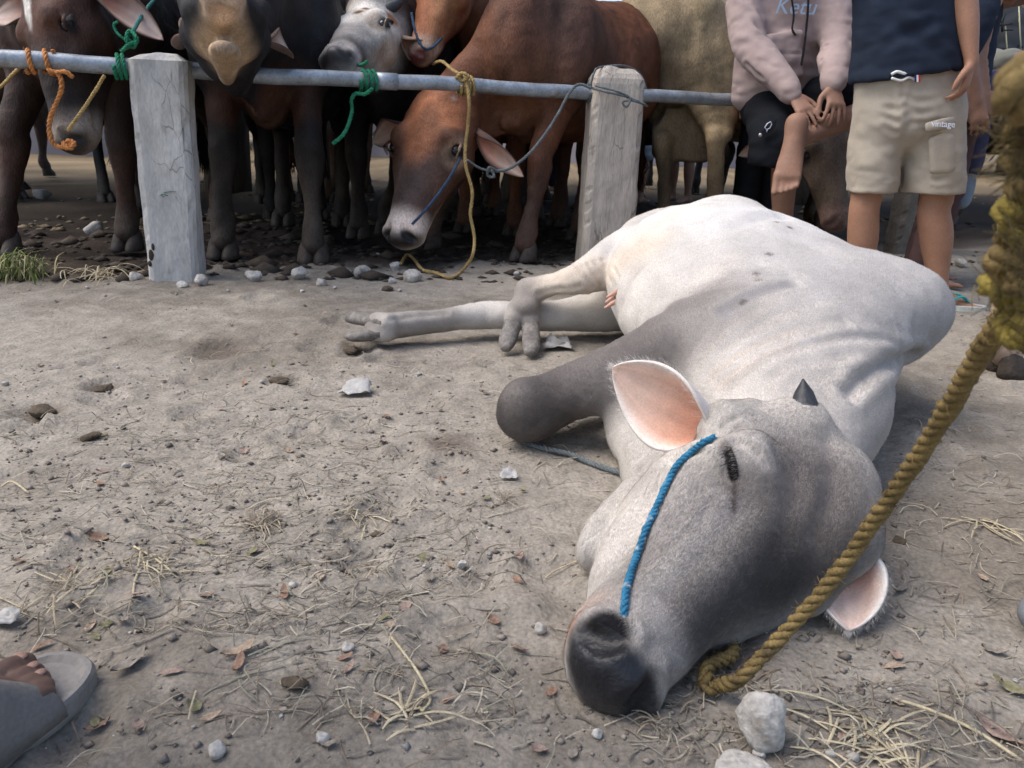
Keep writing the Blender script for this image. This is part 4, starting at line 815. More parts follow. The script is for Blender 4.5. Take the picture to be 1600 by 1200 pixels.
# red calf head between them
p, a = D(690, -60, 4.55), D(655, 92, 4.30); s_ = np.linalg.norm(a-p)/.49
standing_cow('red cow whose nose hangs just above the rail, dark halter on its face', (-.12, 5.65), math.atan2(-1, -.15), 1.12, fr(p, a, V3(-.75, -.65, .0), s_),
    coat_fn((.16, .062, .03), [], [((.2, 0, 0), (.3, .2, .2), (.27, .10, .045), .9), ((.30, -.03, .08), (.14, .08, .06), (.36, .17, .08), .7)], ring=(.50, .36, .26), muzzle=(.10, .03, .025)), res=.014, bull=.8, tail=False, ear_dirs={1: (V3(.4, .7, .5), V3(.6, -.5, .3)), -1: (V3(.2, .8, .5), V3(-.6, -.5, .3))})
yr = 4.33; tag(rope('halter_rope', [D(643, 20, yr-.05), D(648, 45, yr-.09), D(655, 66, yr-.1), D(664, 76, yr-.1), D(676, 74, yr-.06), D(690, 60, yr)], .007, M_rnavy), 'dark halter rope round the nose of the red cow', 'rope')
# halter of the brown cow
tag(rope('halter_rope', [D(722, 205, 3.98), D(721, 240, 3.90), D(708, 268, 3.82), D(690, 296, 3.76), D(670, 322, 3.72), D(654, 340, 3.71), D(644, 350, 3.73)], .007, M_rnavy), 'dark blue halter rope along the brown cow cheek to its nostril', 'rope')
tag(rope('halter_rope', [D(163, 118, 3.12), D(150, 140, 3.12), D(132, 168, 3.11), D(116, 190, 3.10), D(106, 204, 3.12)], .007, M_rtan), 'tan halter rope on the muzzle of the cow with the white blaze', 'rope')
# tan cow seen from behind
standing_cow('mud-stained tan bull seen from behind beside the weathered post', (1.55, 5.6), math.atan2(.42, .90), 1.28, None,
    coat_fn((.30, .22, .125), [((-.70, 0, .80), (.18, .5, .22), (.07, .05, .034), .75), ((-.1, -.28, .75), (.3, .2, .2), (.20, .14, .075), .6), ((-.42, 0, .47), (.09, .1, .13), (.14, .05, .038), 1.), ((-.3, -.3, 1.0), (.4, .2, .25), (.36, .28, .17), .7)], legs=(.15, .11, .07)), {'hl': (.98, 5.25), 'hr': (1.26, 5.02)}, res=.013, scrotum=True, tail=False, belly=.5)
# cow with lowered face behind the men
p, a = D(1286, 178, 4.95), D(1308, 352, 4.72); s_ = np.linalg.norm(a-p)/.49
standing_cow('greyish brown cow lowering its face between the sitting and the standing man', (2.0, 6.0), math.atan2(-1, -.12), 1.15, fr(p, a, V3(.1, -.98, .1), s_),
    coat_fn((.10, .07, .05), [], [((.2, 0, 0), (.3, .2, .2), (.13, .095, .072), .9)], ring=(.26, .16, .13), muzzle=(.17, .10, .085), legs=(.10, .07, .05)), res=.014, bull=.6)
# black cow on the right, pale-legged one whose leg enters the frame
standing_cow('black cow with white-edged legs far right behind the rope', (4.15, 6.75), math.atan2(.1, -1), 1.15, None, coat_fn((.02, .018, .018), [((-.6, .2, .4), (.1, .2, .3), (.4, .36, .3), .8)]), res=.02, eyes=False)
standing_cow('pale cow whose single hind leg shows behind the thick yellow rope', (2.52, 2.62), math.atan2(.12, 1), 1.05, None, coat_fn((.50, .38, .30), []), {'hr': W(1556, 588), 'hl': (1.95, 2.9)}, res=.02, eyes=False, mtl=M_fur, hoofm=M_hoof, tail=False)
# cattle further back
for lab, x, y, yw, base, lg in (('grey spotted cow standing in the distance behind the blaze-faced cow', -3.75, 6.9, .1, (.20, .19, .18), (.3, .28, .27)), ('brown cow seen from the rear far behind the black cow', -1.72, 7.4, 1.45, (.13, .075, .045), (.16, .10, .065)), ('black cow standing far behind the spotted cow', -.75, 8.6, 2.9, (.02, .018, .018), (.02, .018, .018)),
                          ('dark brown cow far behind the lowered brown head', .05, 7.0, 1.2, (.06, .035, .025), (.09, .06, .045)), ('red-brown cow in the distance left of the weathered post', .75, 8.2, .4, (.14, .06, .035), (.16, .085, .05)), ('dark cow in the distance behind the blue-shirted man', 2.0, 10.0, 1.9, (.018, .018, .02), (.03, .03, .03)), ('dark brown cow in the distance at the far left', -5.6, 8.5, .6, (.07, .04, .03), (.08, .05, .04)), ('black cow packed behind the black cow with the raised head', -1.75, 6.05, -1.2, (.016, .014, .014), (.02, .018, .016)), ('dark brown cow packed behind the spotted cow', -.35, 6.75, -1.9, (.045, .026, .02), (.05, .032, .024)), ('dark brown cow at the back left of the concrete post', -3.35, 7.9, 2.2, (.06, .035, .026), (.07, .05, .04)), ('reddish cow at the far left edge of the pen', -4.5, 6.3, -.4, (.09, .045, .028), (.08, .05, .035)), ('dark cow packed behind the weathered post', 1.05, 6.9, 2.6, (.03, .02, .016), (.035, .025, .02)), ('tan cow standing far back on the right', 5.2, 9.0, 2.6, (.24, .18, .11), (.2, .15, .1)), ('black cow deep in the shade behind the cow with the white blaze', -2.75, 5.85, -.9, (.014, .013, .013), (.016, .014, .013))):
    standing_cow(lab, (x, y), yw, 1.12, None, coat_fn(base, [], legs=lg), res=.024, eyes=False, group='cattle further back')
# ------------------------------------------------------------------ people
def skin(n, c): return mat(n, c, .6, var=.12, vscale=14, fine=.08, fscale=150, bump=.2, bscale=120, bdist=.002, sss=.06, spec=.35)
M_skin = skin('skin_tan', (.36, .19, .12)); M_skinb = skin('skin_brown', (.28, .155, .105)); M_skind = skin('skin_dark', (.115, .07, .055))
def cloth(n, c, v=.10, b=.35): return mat(n, c, .92, var=v, vscale=9, fine=.10, fscale=420, bump=b, bscale=400, bdist=.0015, sheen=.08 if sum(c) > .5 else 0, spec=.1)
M_hood = cloth('hoodie_fabric', (.37, .285, .265)); M_blk = cloth('black_fabric', (.010, .011, .014)); M_navy = cloth('navy_jersey', (.022, .029, .045)); M_beige = cloth('beige_twill', (.43, .375, .30)); M_maroon = cloth('maroon_trousers', (.085, .052, .052))
M_blue = cloth('blue_cotton', (.03, .065, .16)); M_jean = cloth('indigo_jeans', (.055, .058, .10)); M_lblue = cloth('pale_blue_shorts', (.36, .42, .46)); M_grey = cloth('grey_green_cotton', (.20, .205, .18)); M_tee = cloth('charcoal_tee', (.075, .08, .088)); M_olive = cloth('pale_green_cotton', (.30, .31, .19)); M_hair = mat('black_hair', (.012, .01, .009), .6, var=.2, bump=.8, bscale=200)
M_straw_hat = mat('woven_bamboo', (.40, .25, .11), .8, var=.2, vscale=40, bump=.6, bscale=180)
def sk(name, build, lo, hi, res, mtl, parent, folds=(), wr=0., smooth=1, fold_up=None):
    F = Field(lo, hi, res); build(F); v, q = F.mesh(smooth); n = vnormals(v, q); d = np.zeros(len(v))
    for pts, w, a in folds:
        x = pdist(v, np.array(pts)); d -= a*np.exp(-(x/w)**2)-.6*a*np.exp(-((x-2*w)/w)**2)
    if wr: d += wr*(np.abs(fbm(v*np.array([1, 1, 2.2]), 7, 2))-.4)+wr*.4*fbm(v, 20, 2)
    return mesh_obj(name, v+n*d[:, None], q, mtl, parent)
def box_of(pts, m):
    p = np.array(pts); return p.min(0)-m, p.max(0)+m
def limb(F, P, R, k=.02, up=(0, 0, 1)): F.loft([(*p, *(r if isinstance(r, tuple) else (r, r))) for p, r in zip(P, R)], k, up)
def hand(F, w, fdir_, back, side, sc=1., curl=.5, spread=.12, thumb=.9):
    """palm, four unequal bent fingers and a thumb leaving the side of the palm; back = direction the back of the hand faces."""
    f_ = nrm(fdir_); b = np.asarray(back, float); b = nrm(b-f_*(b@f_)); s = np.cross(f_, b)*side; w = np.asarray(w)
    F.loft([(*w, .022*sc, .017*sc), (*(w+f_*.04*sc), .034*sc, .015*sc), (*(w+f_*.085*sc), .040*sc, .014*sc)], .015*sc, b)
    for i, (o, L) in enumerate(((.030, .070), (.010, .080), (-.011, .074), (-.030, .058))):
        k0 = w+f_*.085*sc+s*o*sc; ang = (o/.03)*spread; d = nrm(f_+s*ang); p = [k0]; a = .25*curl
        for j, fr_ in enumerate((.42, .33, .25)):
            a += curl*(.55 if j else .35); dd = nrm(d*math.cos(a)-b*math.sin(a)); p.append(p[-1]+dd*L*fr_*sc)
        F.loft([(*q, r*sc) for q, r in zip(p, (.0098, .0092, .0083, .0068))], .006*sc)
    t0 = w+f_*.025*sc+s*.026*sc; t1 = t0+nrm(f_*.7+s*.75*thumb-b*.25)*.040*sc; t2 = t1+nrm(f_*1.0+s*.3*thumb-b*.45*curl)*.032*sc; t3 = t2+nrm(f_*1.0-b*.5*curl-s*.1)*.024*sc
    F.loft([(*t0, .015*sc), (*t1, .0125*sc), (*t2, .0105*sc), (*t3, .008*sc)], .012*sc)
def foot(F, ank, d, up=(0, 0, 1), sc=1., side=1):
    """heel, instep, ball and five toes; d = heel to toes, up = top of the foot."""
    d = nrm(d); u = np.asarray(up, float); u = nrm(u-d*(u@d)); s = np.cross(u, d)*side; a = np.asarray(ank)
    F.loft([(*a, .034*sc, .036*sc), (*(a-u*.045*sc-d*.025*sc), .032*sc, .032*sc)], .02*sc, d)
    F.loft([(*(a-u*.055*sc-d*.035*sc), .030*sc, .026*sc), (*(a-u*.045*sc+d*.04*sc), .034*sc, .034*sc), (*(a-u*.06*sc+d*.10*sc), .040*sc, .023*sc), (*(a-u*.066*sc+d*.135*sc), .042*sc, .017*sc)], .02*sc, u)
    for i, (o, L, r) in enumerate(((.030, .055, .0135), (.010, .052, .0095), (-.006, .047, .009), (-.021, .040, .0085), (-.034, .032, .0085))):
        b = a-u*.068*sc+d*.135*sc+s*o*sc; F.loft([(*b, r*sc), (*(b+d*L*.55*sc+u*.003), r*.92*sc), (*(b+d*L*sc-u*.004), r*.8*sc)], .006*sc)
def head_person(root, c, face, msk, hair=True):
    f_ = nrm(face); s = np.cross(V3(0, 0, 1), f_); c = np.asarray(c)
    def bd(F):
        F.loft([(*(c-V3(0, 0, .16)), .052), (*(c-V3(0, 0, .09)), .05)], .03); F.loft([(*(c+V3(0, 0, .03)-f_*.015), .075, .095), (*(c-V3(0, 0, .06)+f_*.015), .058, .07)], .04, f_)
        F.ball(c-V3(0, 0, .02)+f_*.095, .014, .02); F.loft([(*(c-V3(0, 0, .06)+f_*.082+s*.02), .008), (*(c-V3(0, 0, .06)+f_*.082-s*.02), .008)], .012)
        for e in (1, -1): F.ball(c+s*e*.078-V3(0, 0, .015), .02, .01); F.ball(c+s*e*.03+f_*.088+V3(0, 0, .012), .012, .008, sub=True)
    return bd
def lettering(txt, size, loc, nor, upv, mtl, parent, name='lettering', shear=0.):
    cu = bpy.data.curves.new(name, 'FONT'); cu.body = txt; cu.size = size; cu.extrude = .0008; cu.align_x = 'CENTER'; cu.align_y = 'CENTER'; cu.shear = shear; cu.resolution_u = 3
    t = bpy.data.objects.new(name, cu); COL.objects.link(t); bpy.context.view_layer.update(); me = bpy.data.meshes.new_from_object(t.evaluated_get(bpy.context.evaluated_depsgraph_get())); bpy.data.objects.remove(t)
    z = nrm(nor); y = np.asarray(upv, float); y = nrm(y-z*(y@z)); x = np.cross(y, z); o = bpy.data.objects.new(name, me); COL.objects.link(o); me.materials.append(mtl)
    me.transform(Matrix([[x[i], y[i], z[i], loc[i]] for i in range(3)]+[[0, 0, 0, 1]])); put(o, parent); return o

# --- standing man in navy shirt and beige cargo shorts
def build_standing_man():
    Y0 = 3.34; P = lambda px, py, dy=0.: D(px, py, Y0+dy)
    root = thing('person', (*P(1410, 470)[:2], 0), 'standing man in navy t-shirt and beige cargo shorts, teal flip-flop', 'person')
    hipR, knR, anR = P(1447, 120), P(1461, 318), P(1466, 452, -.02); hipL, knL, anL = P(1378, 125, .02), P(1352, 318, .04), P(1342, 462, .08)
    sh = P(1498, -160, -.02); elb = P(1506, -20, -.10); wr = P(1518, 96, -.14); hc = P(1415, -330)
    pts = [hipR, hipL, anR-V3(0, 0, .09), anL, wr-V3(0, 0, .22), hc+V3(0, 0, .15), P(1560, 480, -.1), P(1300, 480, .1), P(1500, 480, -.15)]
    hb = head_person(root, hc, V3(.7, .7, 0), M_skin)
    def bd(F):
        limb(F, [hipR, (hipR+knR)/2, knR+V3(0, 0, .05), knR-V3(0, 0, .03), knR*.62+anR*.38, knR*.2+anR*.8, anR], [.09, .083, .066, .063, .066, .045, .038], .03)
        limb(F, [hipL, (hipL+knL)/2, knL+V3(0, 0, .05), knL-V3(0, 0, .03), knL*.62+anL*.38, knL*.2+anL*.8, anL], [.09, .083, .064, .061, .063, .044, .038], .03)
        foot(F, V3(anR[0], anR[1], .075), V3(.85, -.15, 0), side=-1); foot(F, V3(anL[0], anL[1], .075), V3(.6, .5, 0), side=1)
        limb(F, [sh, sh*.5+elb*.5, elb, elb*.6+wr*.4, wr], [.055, .05, .043, .042, (.029, .024)], .02); limb(F, [P(1330, -160), P(1335, -60, .2), P(1370, -20, .3)], [.055, .045, .03], .02)
        hand(F, wr, V3(-.08, -.03, -1), V3(.75, -.55, 0), 1, 1.05, .75)
        limb(F, [P(1415, -60), P(1415, -200)], [(.15, .1), (.17, .11)], .05); hb(F)
    lo, hi = box_of(pts, .12); lo[2] = -.02; sk('body', bd, lo, hi, .0075, M_skin, root)
    def tee(F):
        F.loft([(*P(1417, 165), .232, .172), (*P(1417, 120), .226, .168), (*P(1418, 60), .212, .15), (*P(1418, -60), .205, .13), (*P(1418, -170), .215, .125), (*P(1416, -235), .12, .09)], .03, (0, 1, 0))
        limb(F, [P(1488, -190), P(1508, -120), P(1508, -70, .02)], [.085, .078, .075], .04); limb(F, [P(1345, -190), P(1322, -120), P(1318, -70)], [.085, .078, .07], .04)
        F.clip(P(1340, 131), V3(.0, 0, -1)+V3(.165, 0, 0))
    lo, hi = box_of([P(1300, 160), P(1540, -260)], .14); lo[1] -= .12; hi[1] += .12
    sk('t_shirt', tee, lo, hi, .009, M_navy, root, smooth=2, folds=[([P(1350, 100, -.14), P(1400, 60, -.14), P(1450, 40, -.14)], .02, .008), ([P(1370, 20, -.13), P(1420, 50, -.14), P(1480, 110, -.12)], .022, .009), ([P(1345, 60, -.12), P(1350, 0, -.12)], .02, .008)], wr=.006)
    def sho(F):
        F.loft([(*P(1419, 92), .205, .135), (*P(1419, 130), .208, .14), (*P(1420, 175), .21, .145)], .02, (0, 1, 0))
        limb(F, [P(1456, 170), P(1459, 230), P(1457, 320)], [(.118, .13), (.118, .128), (.120, .122)], .03, (0, 1, 0)); limb(F, [P(1380, 170, .02), P(1367, 230, .03), P(1361, 316, .04)], [(.11, .125), (.103, .122), (.096, .115)], .03, (0, 1, 0))
        F.clip(P(1420, 301), V3(.03, 0, -1))
    lo, hi = box_of([P(1310, 330), P(1520, 80)], .1); lo[1] -= .12; hi[1] += .14; fo = []
    for k in range(9): fo.append(([P(1412+4*k, 150+15*k, -.14), P(1440, 158+15*k+5*math.sin(k), -.14), P(1490, 148+16*k, -.1)], .011, .0055))
    for k in range(6): fo.append(([P(1340+3*k, 165+20*k, -.12), P(1370, 160+20*k+6*math.cos(k*2), -.12), P(1400, 172+18*k, -.12)], .011, .0055))
    fo.append(([P(1412, 130, -.14), P(1408, 180, -.15), P(1402, 240, -.12)], .010, .010)); fo.append(([P(1330, 278, -.1), P(1400, 282, -.08)], .004, .003)); fo.append(([P(1412, 294, -.12), P(1500, 290, -.1)], .004, .003))
    s_ = sk('cargo_shorts', sho, lo, hi, .0075, M_beige, root, folds=fo, wr=.006)
    # cargo pocket with flap, small flag tab, cord
    def pk(F): F.loft([(*P(1476, 218, -.118), .034, .030), (*P(1478, 262, -.112), .036, .03)], .01, (0, 1, 0)); F.loft([(*P(1461, 220, -.12), .026, .02), (*P(1463, 264, -.115), .028, .02), ], .02, (0, 1, 0)); F.loft([(*P(1490, 218, -.09), .026, .03), (*P(1492, 262, -.085), .026, .03)], .02, (0, 1, 0))
    lo, hi = box_of([P(1440, 205, -.16), P(1512, 282, -.02)], .04); lo[1] -= .04; hi[1] += .04; pko = sk('cargo_pocket', pk, lo, hi, .005, M_beige, root, wr=.004)
    def fl(F): F.loft([(*P(1448, 199, -.150), .008, .018), (*P(1475, 193, -.155), .008, .022), (*P(1504, 190, -.09), .008, .022)], .01, (0, 0, 1))
    lo, hi = box_of([P(1440, 180, -.18), P(1515, 210, -.04)], .04); lo[1] -= .04; flp = sk('pocket_flap', fl, lo, hi, .0045, M_beige, pko, wr=.002)
    lettering('vintage', .035, P(1474, 194, -.178), V3(.12, -1, .15), V3(0, 0, 1), mat('white_print', (.75, .78, .85), .8, var=.05), pko)
    mbp = MB(); mbp.tube(spline([P(1393, 116, -.148), P(1402, 112, -.15), P(1414, 115, -.152), P(1426, 112, -.152), P(1434, 118, -.152)], 20), .006, 6); mbp.tube(spline([P(1393, 122, -.15), P(1408, 126, -.152), P(1420, 121, -.152), P(1430, 124, -.15)], 20), .005, 6); mbp.obj('waist_cord', mat('white_cord', (.7, .7, .67), .9), root)
    for i, cc in enumerate(((.02, .03, .12), (.75, .75, .75), (.5, .03, .03))):
        x0 = 1429+3.1*i; mesh_obj('flag_stripe', [P(x0, 117, -.163), P(x0+3.0, 117, -.163), P(x0+3.0, 128, -.163), P(x0, 128, -.163)], [(0, 3, 2, 1)], mat('flag_stripe', cc, .9, var=.05), root, smooth=False)
    # flip-flop
    mbs = MB(); c = V3(anR[0]+.055, anR[1]-.02, .009); dd = nrm(V3(.85, -.15, 0)); ss = V3(-dd[1], dd[0], 0); ring = [(c+dd*.15*math.cos(t)+ss*(.05+.012*math.cos(t))*math.sin(t)) for t in np.linspace(0, 2*math.pi, 28)[:-1]]
    n_ = len(ring); mbs.add([p-V3(0, 0, .014) for p in ring]+[p+V3(0, 0, .008) for p in ring], [tuple(range(n_))[::-1], tuple(range(n_, 2*n_))]+[(i, (i+1) % n_, n_+(i+1) % n_, n_+i) for i in range(n_)])
    ff = mbs.obj('flip_flop', mat('pale_rubber', (.55, .57, .52), .8), root, smooth=False)
    mbs = MB(); tp = c+dd*.075+V3(0, 0, .012)
    for e in (1, -1): mbs.tube(spline([tp, tp-dd*.045+ss*e*.028+V3(0, 0, .034), tp-dd*.10+ss*e*.047+V3(0, 0, .012)], 12), .0085, 6, flat=.5)
    mbs.obj('strap', mat('teal_rubber', (.03, .33, .34), .6), ff)
build_standing_man()

# --- man in a hoodie sitting on the rail, examining his ankle
def build_hoodie_man():
    root = thing('person', (*rail_px(1215)[:2], 0), 'man in dusty pink hoodie sitting on the rail holding his raised bare foot', 'person'); P = D
    hip = P(1215, 158, 4.45); kR = P(1226, 232, 4.02); aR = P(1222, 372, 4.14); kL = P(1350, 172, 4.12); aL = P(1252, 216, 3.86)
    shR, shL = P(1163, -95, 4.45), P(1285, -95, 4.42); eR = P(1168, 62, 4.22); wR = P(1240, 150, 3.97); eL = P(1308, 58, 4.22); wL = P(1302, 134, 3.95); hc = P(1232, -210, 4.25)
    hb = head_person(root, hc, V3(.1, -.8, -.5), M_skinb)
    def bd(F):
        limb(F, [hip-V3(.08, 0, 0), kR+V3(0, .06, 0), kR*.97+aR*.03, kR*.6+aR*.4, aR], [.085, .07, .06, .062, .04], .03); foot(F, V3(aR[0], aR[1], aR[2]), V3(.1, -1, -.25), sc=1.)
        limb(F, [hip+V3(.12, 0, 0), kL, kL*.6+aL*.4, kL*.2+aL*.8, aL], [.08, .062, .056, .045, .038], .03)
        toe = P(1238, 300, 3.80)-aL; foot(F, aL-V3(.0, -.0, .0)+V3(-.02, 0, 0), nrm(toe), up=V3(.45, .88, .1), sc=1.48, side=1)
        limb(F, [eR, wR], [.042, (.030, .025)], .02); limb(F, [eL, wL], [.042, (.031, .026)], .02)
        hand(F, wR, P(1278, 198, 3.83)-wR, V3(-.05, -.75, .65), -1, 1.15, .22, .10); hand(F, wL, P(1312, 205, 3.82)-wL, V3(.15, -.8, .5), 1, 1.2, .45, .30)
        limb(F, [P(1225, 60, 4.4), P(1225, -80, 4.42)], [(.14, .1), (.16, .1)], .05); hb(F)
    lo, hi = box_of([hip, kR, aR-V3(0, 0, .12), kL, aL, shR, shL, eR, eL, P(1230, 310, 3.7), hc+V3(0, 0, .12)], .12); sk('body', bd, lo, hi, .0072, M_skinb, root)
    def ho(F):
        F.loft([(*P(1212, 138, 4.42), .235, .16), (*P(1215, 90, 4.40), .225, .155), (*P(1220, 0, 4.38), .215, .15), (*P(1224, -90, 4.40), .205, .13), (*P(1226, -150, 4.40), .12, .1)], .03, (0, 1, 0))
        limb(F, [shR, P(1160, -20, 4.36), eR, eR*.5+wR*.5, wR+nrm(eR-wR)*.035], [.095, .088, .085, .075, .058], .045); limb(F, [wR+nrm(eR-wR)*.05, wR+nrm(eR-wR)*.005], [.056, .044], .012)
        limb(F, [shL, P(1300, -20, 4.34), eL, eL*.5+wL*.5, wL+nrm(eL-wL)*.035], [.095, .088, .084, .075, .060], .045); limb(F, [wL+nrm(eL-wL)*.06, wL+nrm(eL-wL)*.01], [.060, .052], .012)
        F.loft([(*P(1165, -130, 4.5), .08, .07), (*P(1225, -150, 4.55), .12, .09), (*P(1290, -130, 4.5), .08, .07)], .04)
        F.loft([(*P(1225, 55, 4.21), .09, .02), (*P(1225, 120, 4.22), .10, .02)], .03, (0, 1, 0))
    lo, hi = box_of([P(1130, 175, 4.4), P(1330, -190, 4.4), wR, wL], .13); lo[1] -= .08; hi[1] += .14
    sk('hoodie', ho, lo, hi, .0095, M_hood, root, folds=[([P(1178, 20, 4.15), P(1200, 70, 4.16), P(1225, 110, 4.1)], .016, .010), ([P(1150, 60, 4.2), P(1170, 110, 4.18), P(1200, 140, 4.1)], .014, .009), ([P(1206, 82, 4.2), P(1232, 84, 4.2), P(1254, 84, 4.2)], .006, .006), ([P(1150, -20, 4.24), P(1185, 20, 4.22), P(1196, 60, 4.2)], .016, .010), ([P(1262, 20, 4.2), P(1266, 70, 4.18), P(1276, 110, 4.1)], .014, .010), ([P(1290, 70, 4.1), P(1310, 85, 4.1), P(1320, 80, 4.12)], .010, .008), ([P(1285, 95, 4.05), P(1300, 108, 4.03), P(1318, 100, 4.06)], .008, .007), ([P(1165, 100, 4.12), P(1190, 120, 4.06), P(1210, 118, 4.04)], .010, .008), ([P(1145, 118, 4.25), P(1170, 142, 4.26), P(1210, 148, 4.24)], .006, .004)], wr=.009)
    def sh_(F):
        F.loft([(*P(1212, 150, 4.45), .19, .14), (*P(1215, 170, 4.42), .19, .15)], .04, (0, 1, 0))
        limb(F, [P(1195, 168, 4.38), P(1205, 195, 4.15), P(1208, 225, 4.0), P(1206, 290, 4.02)], [.115, .115, .115, .115], .04); F.clip(P(1206, 262, 4.0), V3(-.1, .0, -1)); limb(F, [P(1255, 160, 4.4), P(1300, 150, 4.2), P(1335, 160, 4.13)], [.11, .095, .085], .04)
    lo, hi = box_of([P(1150, 280, 4.0), P(1350, 130, 4.5)], .16); ss = sk('shorts', sh_, lo, hi, .0095, M_blk, root, wr=.008)
    mesh_obj('pocket_flap', [P(1190, 205, 3.905), P(1214, 186, 3.895), P(1212, 198, 3.888), P(1192, 220, 3.898)], [(0, 3, 2, 1)], M_blk, ss, smooth=False)
    mb = MB(); ring = [P(1198, 203, 3.885), P(1195, 199, 3.885), P(1199, 193, 3.885), P(1204, 190, 3.885), P(1206, 194, 3.885), P(1203, 200, 3.885), P(1199, 202, 3.885), P(1198, 207, 3.885)]; mb.tube(ring+[P(1198, 203, 3.885)], .0022, 5); mb.obj('emblem', mat('white_stitch', (.6, .65, .75), .9), ss)
    mb = MB(); mb.tube([P(1188, 211, 3.885), P(1188, 211, 3.877)], .0085, 12); mb.obj('button', mat('metal_button', (.4, .38, .36), .4, metal=.6), ss)
    lettering('Ketu', .105, P(1243, 11, 4.215), V3(.05, -1, .02), V3(0, 0, 1), mat('pale_blue_print', (.40, .52, .66), .8, var=.1), root, shear=.25)
    tagm = mat('dark_lanyard', (.012, .012, .014), .8)
    rope('lanyard', [P(1232, -30, 4.2), P(1240, 20, 4.20), P(1238, 45, 4.19), P(1243, 55, 4.19)], .005, tagm, root); rope('lanyard', [P(1264, -30, 4.2), P(1262, 20, 4.19), P(1257, 70, 4.18), P(1252, 102, 4.17)], .006, tagm, root)
build_hoodie_man()

# --- simpler figures partly hidden behind others
def figure(label, base, face, h, top, legs, msk, shoes=None, long=True, arms=None, hat=False, sit=None, group=None, head=True, legw=1., feet_d=None, half=False, short_len=.5):
    """base: ground point between the feet; upright figure of height h."""
    f_ = nrm(face); s = np.cross(V3(0, 0, 1), f_); b = np.asarray(base, float); k = h/1.66; root = thing('person', b, label, 'person', group)
    Z = lambda z, x=0., y=0.: b+V3(0, 0, z*k)+s*x*k+f_*y*k
    hl, hr = Z(.86, .09), Z(.86, -.09); kl, kr = Z(.47, .10, .02), Z(.47, -.10, .02); al, ar = Z(.08, .10, -.01), Z(.08, -.10, -.01)
    hb = head_person(root, Z(1.52), f_, msk)
    def bd(F):
        for p, q, r in ((hl, kl, al), (hr, kr, ar)): limb(F, [p, p*.4+q*.6, q, q*.6+r*.4, q*.15+r*.85, r], [.085*k, .07*k, .055*k, .056*k, .036*k, .034*k], .03); foot(F, r-V3(0, 0, .0), f_, sc=k, side=1 if p is hl else -1)
        if not half:
            for e in (1, -1): limb(F, [Z(1.33, .19*e), Z(1.08, .25*e, -.02), Z(.86, .24*e, .06)], [.045*k, .038*k, .025*k], .02); hand(F, Z(.86, .24*e, .06), V3(0, 0, -1)+f_*.3, s*e, -e, k, .5)
            limb(F, [Z(.9), Z(1.3)], [(.14*k, .1*k), (.17*k, .1*k)], .04); hb(F) if head else None
    sk('body', bd, b-V3(.45, .45, .03), b+V3(.45, .45, (1.75 if not half else .95)*k), .011, msk, root)
    def tr(F):
        F.loft([(*Z(.96), .155*k, .115*k), (*Z(.84), .165*k, .125*k)], .03, f_)
        for p, q, r in ((hl, kl, al), (hr, kr, ar)):
            if long: limb(F, [p, q, q*.4+r*.6, r+V3(0, 0, .03)], [.105*k, .085*k*legw, .075*k*legw, .072*k*legw], .03)
            else: limb(F, [p, p*(1-short_len*1.4)+q*short_len*1.4, q*.95+p*.05], [.11*k, .105*k, .10*k], .03)
    sk('trousers' if long else 'shorts', tr, b-V3(.4, .4, .03), b+V3(.4, .4, 1.1*k), .012, legs, root, wr=.009)
    if not half:
        def to(F):
            F.loft([(*Z(.84), .185*k, .13*k), (*Z(1.05), .175*k, .12*k), (*Z(1.30), .19*k, .115*k), (*Z(1.40), .10*k, .08*k)], .03, f_)
            for e in (1, -1): limb(F, [Z(1.34, .17*e), Z(1.20, .235*e), Z(1.10, .25*e, -.02)], [.075*k, .07*k, .065*k], .04)
        sk('shirt', to, b+V3(-.42, -.42, .7*k), b+V3(.42, .42, 1.5*k), .013, top, root, wr=.008)
    if hat:
        mb = MB(); c = Z(1.585); mb.tube([c+V3(0, 0, .0), c+V3(0, 0, .07*k), c+V3(0, 0, .15*k), c+V3(0, 0, .21*k)], [.24*k, .16*k, .075*k, .008], 24); mb.obj('conical_hat', M_straw_hat, root)
    return root
figure('person in maroon trousers, barefoot, half hidden behind the beige shorts', (*D(1436, 440, 3.95)[:2], 0), V3(.9, -.35, 0), 1.66, M_navy, M_maroon, M_skinb)
figure('person in black trousers behind the sitting man in the hoodie', (*D(1186, 350, 5.15)[:2], 0), V3(.2, 1, 0), 1.6, M_blk, M_blk, M_skinb, legw=1.2)
figure('man in blue shirt and conical bamboo hat between the posts', (*W(985, 316)[:2], 0), V3(.5, .85, 0), 1.66, M_blue, M_lblue, M_skinb, long=False, hat=True)
figure('distant person in white and pale blue shorts beside the tan bull', (*D(1062, 300, 8.2)[:2], 0), V3(-.7, -.6, 0), 1.62, M_grey, M_lblue, M_skinb, long=False, group='people in the background')
figure('distant person in sandals seen between the legs of the spotted cow', (*D(530, 268, 10.)[:2], 0), V3(.2, -1, 0), 1.62, M_lblue, M_lblue, M_skin, long=False, group='people in the background')
figure('distant person in pale green shorts beside the black cow foreleg', (*D(338, 268, 8.6)[:2], 0), V3(-.3, -1, 0), 1.62, M_olive, M_olive, M_skinb, long=False, group='people in the background')
figure('distant person in jeans behind the brown cow', (*D(852, 280, 9.)[:2], 0), V3(.3, -1, 0), 1.62, M_jean, M_jean, M_skinb, group='people in the background')
